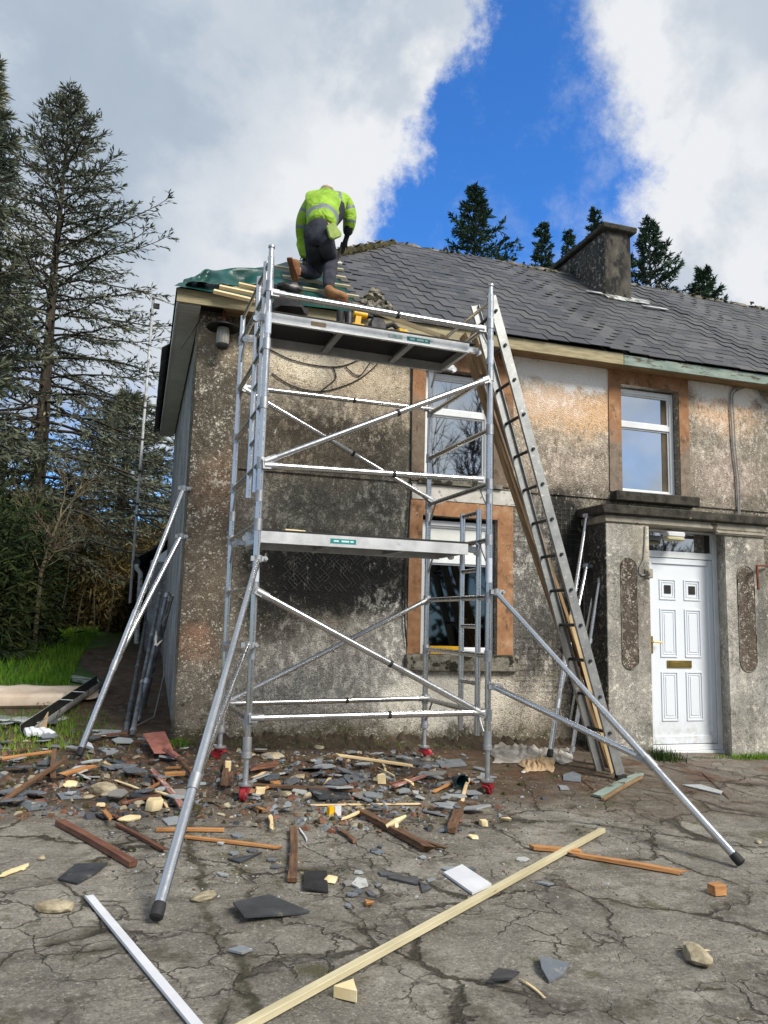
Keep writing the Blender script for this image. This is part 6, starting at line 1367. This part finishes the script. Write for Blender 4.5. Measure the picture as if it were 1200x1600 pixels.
def spruce(name, label, cat, x, y, h, R0, seed, nb=90, zb=None, dens=1.0, mat=None, barez=.12, wd=.015, tw=.05, group=None, trunk_r=.17, droop=.0, lmin=.15, up=0.62, fl=.20):
    r = np.random.RandomState(seed); z0 = gz(x,y) if zb is None else zb
    root = thing(name, label, cat, (x,y,z0), group); SV, SF = [], []; P, D, LL, WW = [], [], [], []
    for k in range(nb):
        f = barez+(1-barez)*((k+.5)/nb)**.95; zz = z0+h*f; L_ = R0*max(lmin*(1-f)*3+.03, (1-f)**.88)*r.uniform(.72,1.18)*(min(1,.55+(f-barez)*3)); az2 = k*2.39996+r.uniform(-.4,.4)
        e0 = (-.22-droop)+(up+.22+droop)*f**1.2+r.uniform(-.1,.1); n = 9; p = np.array([x,y,zz]); path = [p]
        hd = np.array([math.cos(az2),math.sin(az2),0]); e = e0
        for i in range(n):
            e += (.055 if i > n*.45 else -.035)+r.uniform(-.05,.05); p = p+(hd*math.cos(e)+np.array([0,0,math.sin(e)]))*L_/n + r.randn(3)*.010*L_; path.append(p)
        for i in range(n): SF_r = (.018+.022*L_/R0)*(1-i/n)+.004; sticks([(path[i],path[i+1],SF_r,SF_r*.85)], SV, SF)
        side = np.cross(hd,(0,0,1.))
        for i in range(2, n+1):
            s_ = i/n; base = path[i]; dr = path[i]-path[i-1]; dr = dr/(np.linalg.norm(dr)+1e-9)
            nt = max(1,int(round(3.2*dens)))
            for q in range(nt):
                sg = r.choice((-1,1)); tl = (L_*.30*(1.12-s_)+.16)*r.uniform(.6,1.2); dd = dr*r.uniform(.5,1.1)+side*sg*r.uniform(.35,1.0)+np.array([0,0,r.uniform(-.45,.25)-.25*droop]); dd /= np.linalg.norm(dd); b0 = base-dr*r.uniform(0,L_/n)
                sticks([(b0,b0+dd*tl,.006,.003)], SV, SF); m_ = max(2,int(tl/.036*dens))
                for w_ in range(m_):
                    u_ = (w_+r.rand())/m_; pp = b0+dd*tl*u_; d2 = dd+r.randn(3)*.42; d2 /= np.linalg.norm(d2); P.append(pp); D.append(d2); LL.append(fl*r.uniform(.6,1.2)); WW.append(wd*r.uniform(.6,1.3))
            if i == n:
                for w_ in range(5): d2 = dr+r.randn(3)*.3; d2 /= np.linalg.norm(d2); P.append(base); D.append(d2); LL.append(fl*1.1); WW.append(wd)
    for w_ in range(30): P.append(np.array([x,y,z0+h*(1-.05*r.rand())])); d2 = np.array([0,0,1.])+r.randn(3)*.6; d2 /= np.linalg.norm(d2); D.append(d2); LL.append(fl); WW.append(wd)
    V = sprays(np.array(P),np.array(D),np.array(LL),np.array(WW),r); F = np.arange(len(V)).reshape(-1,4)
    raw('crown', V, F, mat or m_ndl, None, root, (x,y,z0)); raw('branches', np.array(SV), np.array(SF), m_bark, None, root, (x,y,z0))
    MB().tube([(x,y,z0-.1),(x+.02,y,z0+h*.3),(x-.03,y,z0+h*.65),(x,y,z0+h)], [trunk_r,trunk_r*.8,trunk_r*.4,.012], 12).build('trunk', m_bark, root)
    return root
def topat(px, py, y): return aty(px, py, y)
q = topat(98,148,16); spruce('spruce_tree','tall thin spruce with sky showing through its branches, left of the house','spruce',aty(62,700,16).x,16,q.z-gz(0,16),5.6,1,nb=165,dens=.8,droop=.20,barez=.17,up=.75,fl=.13)
q = topat(8,95,14); spruce('spruce_tree','dense dark spruce cut off by the left edge of the view','spruce',aty(-62,500,14).x,14,q.z-gz(0,14)-.1,2.3,2,nb=120,dens=1.15,mat=m_ndl,barez=.16,droop=.05)
q = topat(205,640,19); spruce('spruce_tree','lower wide spruce behind the pole and gable end','spruce',aty(190,800,20).x,20,q.z-gz(0,20)+.6,4.6,3,nb=120,dens=.9,barez=.25,droop=.25)
for i, (px, py, y, Rr, hh, lab, nb) in enumerate(((742,300,24,5.6,11,'bushy spruce top directly above the middle of the ridge',105),(846,352,26,3.4,10,'small thin spruce top left of the chimney',75),(930,330,30,3.6,12,'spruce tip rising just behind the chimney cap',110),(888,366,30,3.2,11,'faint little spruce tip between the thin spruce and the chimney',100),(1014,350,24,5.6,11,'tall spruce top right of the chimney',105),(1098,424,24,4.6,10,'lowest spruce top at the far right of the ridge',120))):
    q = topat(px,py,y); zb = q.z-hh; spruce('spruce_tree',lab,'spruce',q.x,y,hh,Rr,20+i,nb=nb,zb=min(zb, gz(q.x,y)),dens=1.0,mat=m_ndd,barez=.25,wd=.028,fl=.19,up=.85,group='spruces behind the roof',trunk_r=.12) if zb <= gz(q.x,y) else spruce('spruce_tree',lab,'spruce',q.x,y,q.z-gz(q.x,y),Rr*1.15,20+i,nb=nb+10,dens=1.0,mat=m_ndd,barez=.25,wd=.028,fl=.19,up=.85,group='spruces behind the roof',trunk_r=.12)
def bush(name, label, cat, c, rad, n, mat, seed, ln=.20, wd=.016, hang=0.0, group=None, stems=26):
    if n > 5000: n = int(n*1.9)
    r = np.random.RandomState(seed); root = thing(name, label, cat, (c[0],c[1],gz(c[0],c[1])), group)
    k = 26; cl = r.randn(k,3); cl /= np.linalg.norm(cl,axis=1,keepdims=True); cl *= r.uniform(.45,.92,(k,1)); cl[:,2] = np.abs(cl[:,2])*1.0-.05
    idx = r.randint(0,k,n); P = cl[idx]+r.randn(n,3)*.17; P = P*np.array(rad)+np.array([c[0],c[1],gz(c[0],c[1])]); P[:,2] = np.maximum(P[:,2], gz(c[0],c[1])+.05)
    D = r.randn(n,3)+ (P-np.array([c[0],c[1],gz(c[0],c[1])+rad[2]*.3]))/np.array(rad)*1.2; D[:,2] -= hang; D /= np.linalg.norm(D,axis=1,keepdims=True)
    V = sprays(P, D, ln*r.uniform(.5,1.3,n), wd*r.uniform(.6,1.3,n), r); raw('foliage', V, np.arange(len(V)).reshape(-1,4), mat, None, root, tuple(root.location))
    SV, SF = [], []; b = np.array([c[0],c[1],gz(c[0],c[1])])
    for s in range(stems):
        e = cl[r.randint(0,k)]*np.array(rad)*.95+b; m_ = (b+e)/2+r.randn(3)*.15; b2 = b+np.array([r.randn()*.2*rad[0],r.randn()*.2*rad[1],0]); sticks([(b2,m_,.03,.02),(m_,e,.02,.006)], SV, SF)
    raw('stems', np.array(SV), np.array(SF), m_bark, None, root, tuple(root.location)); return root
bush('conifer_bush','dark green bushy conifer at the left edge above the grass','bush',(aty(-30,980,13.5).x,13.5),(1.05,1.1,2.5),16000,m_bush,1,hang=.4)
bush('conifer_bush','dark conifer hedge lump left of the bare sapling','bush',(aty(-60,980,12.3).x,12.3),(1.2,1.1,2.2),12000,m_bush,2,hang=.5)
bush('undergrowth_bush','olive brown thicket behind the bare sapling','bush',(aty(150,980,18.0).x,18.0),(1.7,1.1,2.6),15000,m_olive,3,hang=.5)
bush('undergrowth_bush','brown green thicket right behind the leaning outrigger','bush',(aty(230,980,18.5).x,18.5),(1.8,1.3,2.5),13000,m_olive,4,hang=.4)
bush('undergrowth_bush','dark thicket between the conifers and the brown thicket','bush',(aty(75,980,17.9).x,17.9),(1.6,1.1,2.5),12000,m_bush,5,hang=.4)
bush('undergrowth_bush','far dark thicket closing the gap below the spruce branches','bush',(aty(190,980,22).x,22),(4.0,1.5,3.4),15000,m_bush,6,ln=.22,wd=.04)
bush('undergrowth_bush','thicket spreading behind the rear extension','bush',(aty(330,980,24).x,24),(4.0,1.5,3.2),8000,m_bush,7,ln=.22,wd=.04)
bush('undergrowth_bush','dark thicket beyond the left edge conifer','bush',(aty(-60,980,19).x,19),(3.0,1.5,3.2),10000,m_bush,8,ln=.2,wd=.04)
# bare sapling and dead stems
def bare(name, label, cat, base, trunk, seed, nbr, lb, mat, rt=.05, depth=3, group=None, spread=.6, upk=.25, sc=.62):
    r = np.random.RandomState(seed); root = thing(name, label, cat, tuple(base), group); SV, SF = [], []
    tp_ = [np.array(p) for p in trunk]; TV = MB(); TV.tube([tuple(p) for p in trunk], [lerp(rt,rt*.45,i/(len(trunk)-1)) for i in range(len(trunk))], 8); TV.build('trunk', mat, root)
    def grow(p, d, L_, rr_, lev):
        n = 4
        for i in range(n):
            d = d+r.randn(3)*.16+np.array([0,0,upk*.35]); d /= np.linalg.norm(d); q_ = p+d*L_/n; sticks([(p,q_,rr_*(1-i*.18),rr_*(1-(i+1)*.18))], SV, SF); p = q_
            if lev > 0 and (i > 0 or r.rand() < .5):
                for _ in range(2 if lev > 1 else 2): dd = d+r.randn(3)*spread; dd /= np.linalg.norm(dd); grow(p, dd, L_*sc*r.uniform(.7,1.15), rr_*.55, lev-1)
    for k in range(nbr):
        i = 1+(k % (len(tp_)-1)); d = r.randn(3)*spread+np.array([0,0,.8]); d /= np.linalg.norm(d); grow(tp_[i], d, lb*r.uniform(.7,1.2), rt*.5, depth-1)
    raw('branches', np.array(SV), np.array(SF), mat, None, root, tuple(root.location)); return root
ys_ = 12.6; bs = Vector((aty(182,940,ys_).x, ys_, gz(0,ys_)))
bs0 = aty(186,905,ys_)
bare('bare_sapling','small leafless sapling with a crooked pale trunk in front of the thicket','sapling',bs,[tuple(bs),tuple(aty(190,890,ys_)),tuple(aty(213,860,ys_)),tuple(aty(226,830,ys_)),tuple(aty(92+60,800,ys_))][:1]+[tuple(aty(60,905,ys_)),tuple(aty(72,868,ys_)),tuple(aty(80,840,ys_)),tuple(aty(93,812,ys_))] if False else [tuple(Vector((aty(60,930,ys_).x,ys_,gz(0,ys_)))),tuple(aty(64,896,ys_)),tuple(aty(73,865,ys_)),tuple(aty(82,838,ys_)),tuple(aty(94,808,ys_))],4,9,.62,m_twig,rt=.034,depth=3,spread=.55)
r_ = random.Random(6)
for i, (px, py, qx, qy) in enumerate(((92,950,108,880),(60,965,75,930),(120,960,135,915),(150,965,152,900),(96,958,60,915),(170,960,178,905))):
    p = aty(px,py,15.6); q2 = aty(qx,qy,15.6); m2 = p.lerp(q2,.5)+Vector((r_.uniform(-.1,.1),0,.03)); p.z = gz(p.x,15.6)
    tag(MB().tube([p,m2,q2],[.016,.012,.005],6).build('dead_stem', m_twig, None, loc=p), ('tallest dead pale stem leaning right in the undergrowth','short dead stem leaning right beside the bush','upright dead stem in the middle of the thicket','thin dead stem standing closest to the braces','short dead stem leaning left below the sapling','dead stem furthest right by the leaning outrigger')[i], 'dead stem', 'dead stems in the undergrowth')
# the bare trees across the road, seen mirrored in the panes
for i, (x, y, h, s) in enumerate(((9.5,-7,8.5,1),(12.5,-9,9.5,2),(5.5,-9,8,3),(17.5,-9,5,4))):
    b = np.array([x,y,gz(x,y)]); bare('bare_tree',f'leafless tree behind the viewer, mirrored in the {("upper left window","fanlight","lower window","far corner of the fanlight")[i]}','tree',b,[tuple(b),tuple(b+np.array([.1,0,h*.18])),tuple(b+np.array([.0,.1,h*.36])),tuple(b+np.array([.15,0,h*.55]))],30+s,9,h*.38,m_bark,rt=.15,depth=4,spread=.5,group='bare trees across the road',sc=.58)
for i, (x, y) in enumerate(((2,-8),(7,-10),(12,-11),(18,-10),(24,-9))):  # unseen hedge added so the lower pane reflects a dark mass
    bush('added_hedge','dark hedge clump added unseen behind the viewer to darken the reflection low in the glass','hedge',(x,y),(3.0,1.2,2.3),2200,m_bush,40+i,ln=.4,wd=.12,group='hedge clumps added behind the viewer',stems=6)
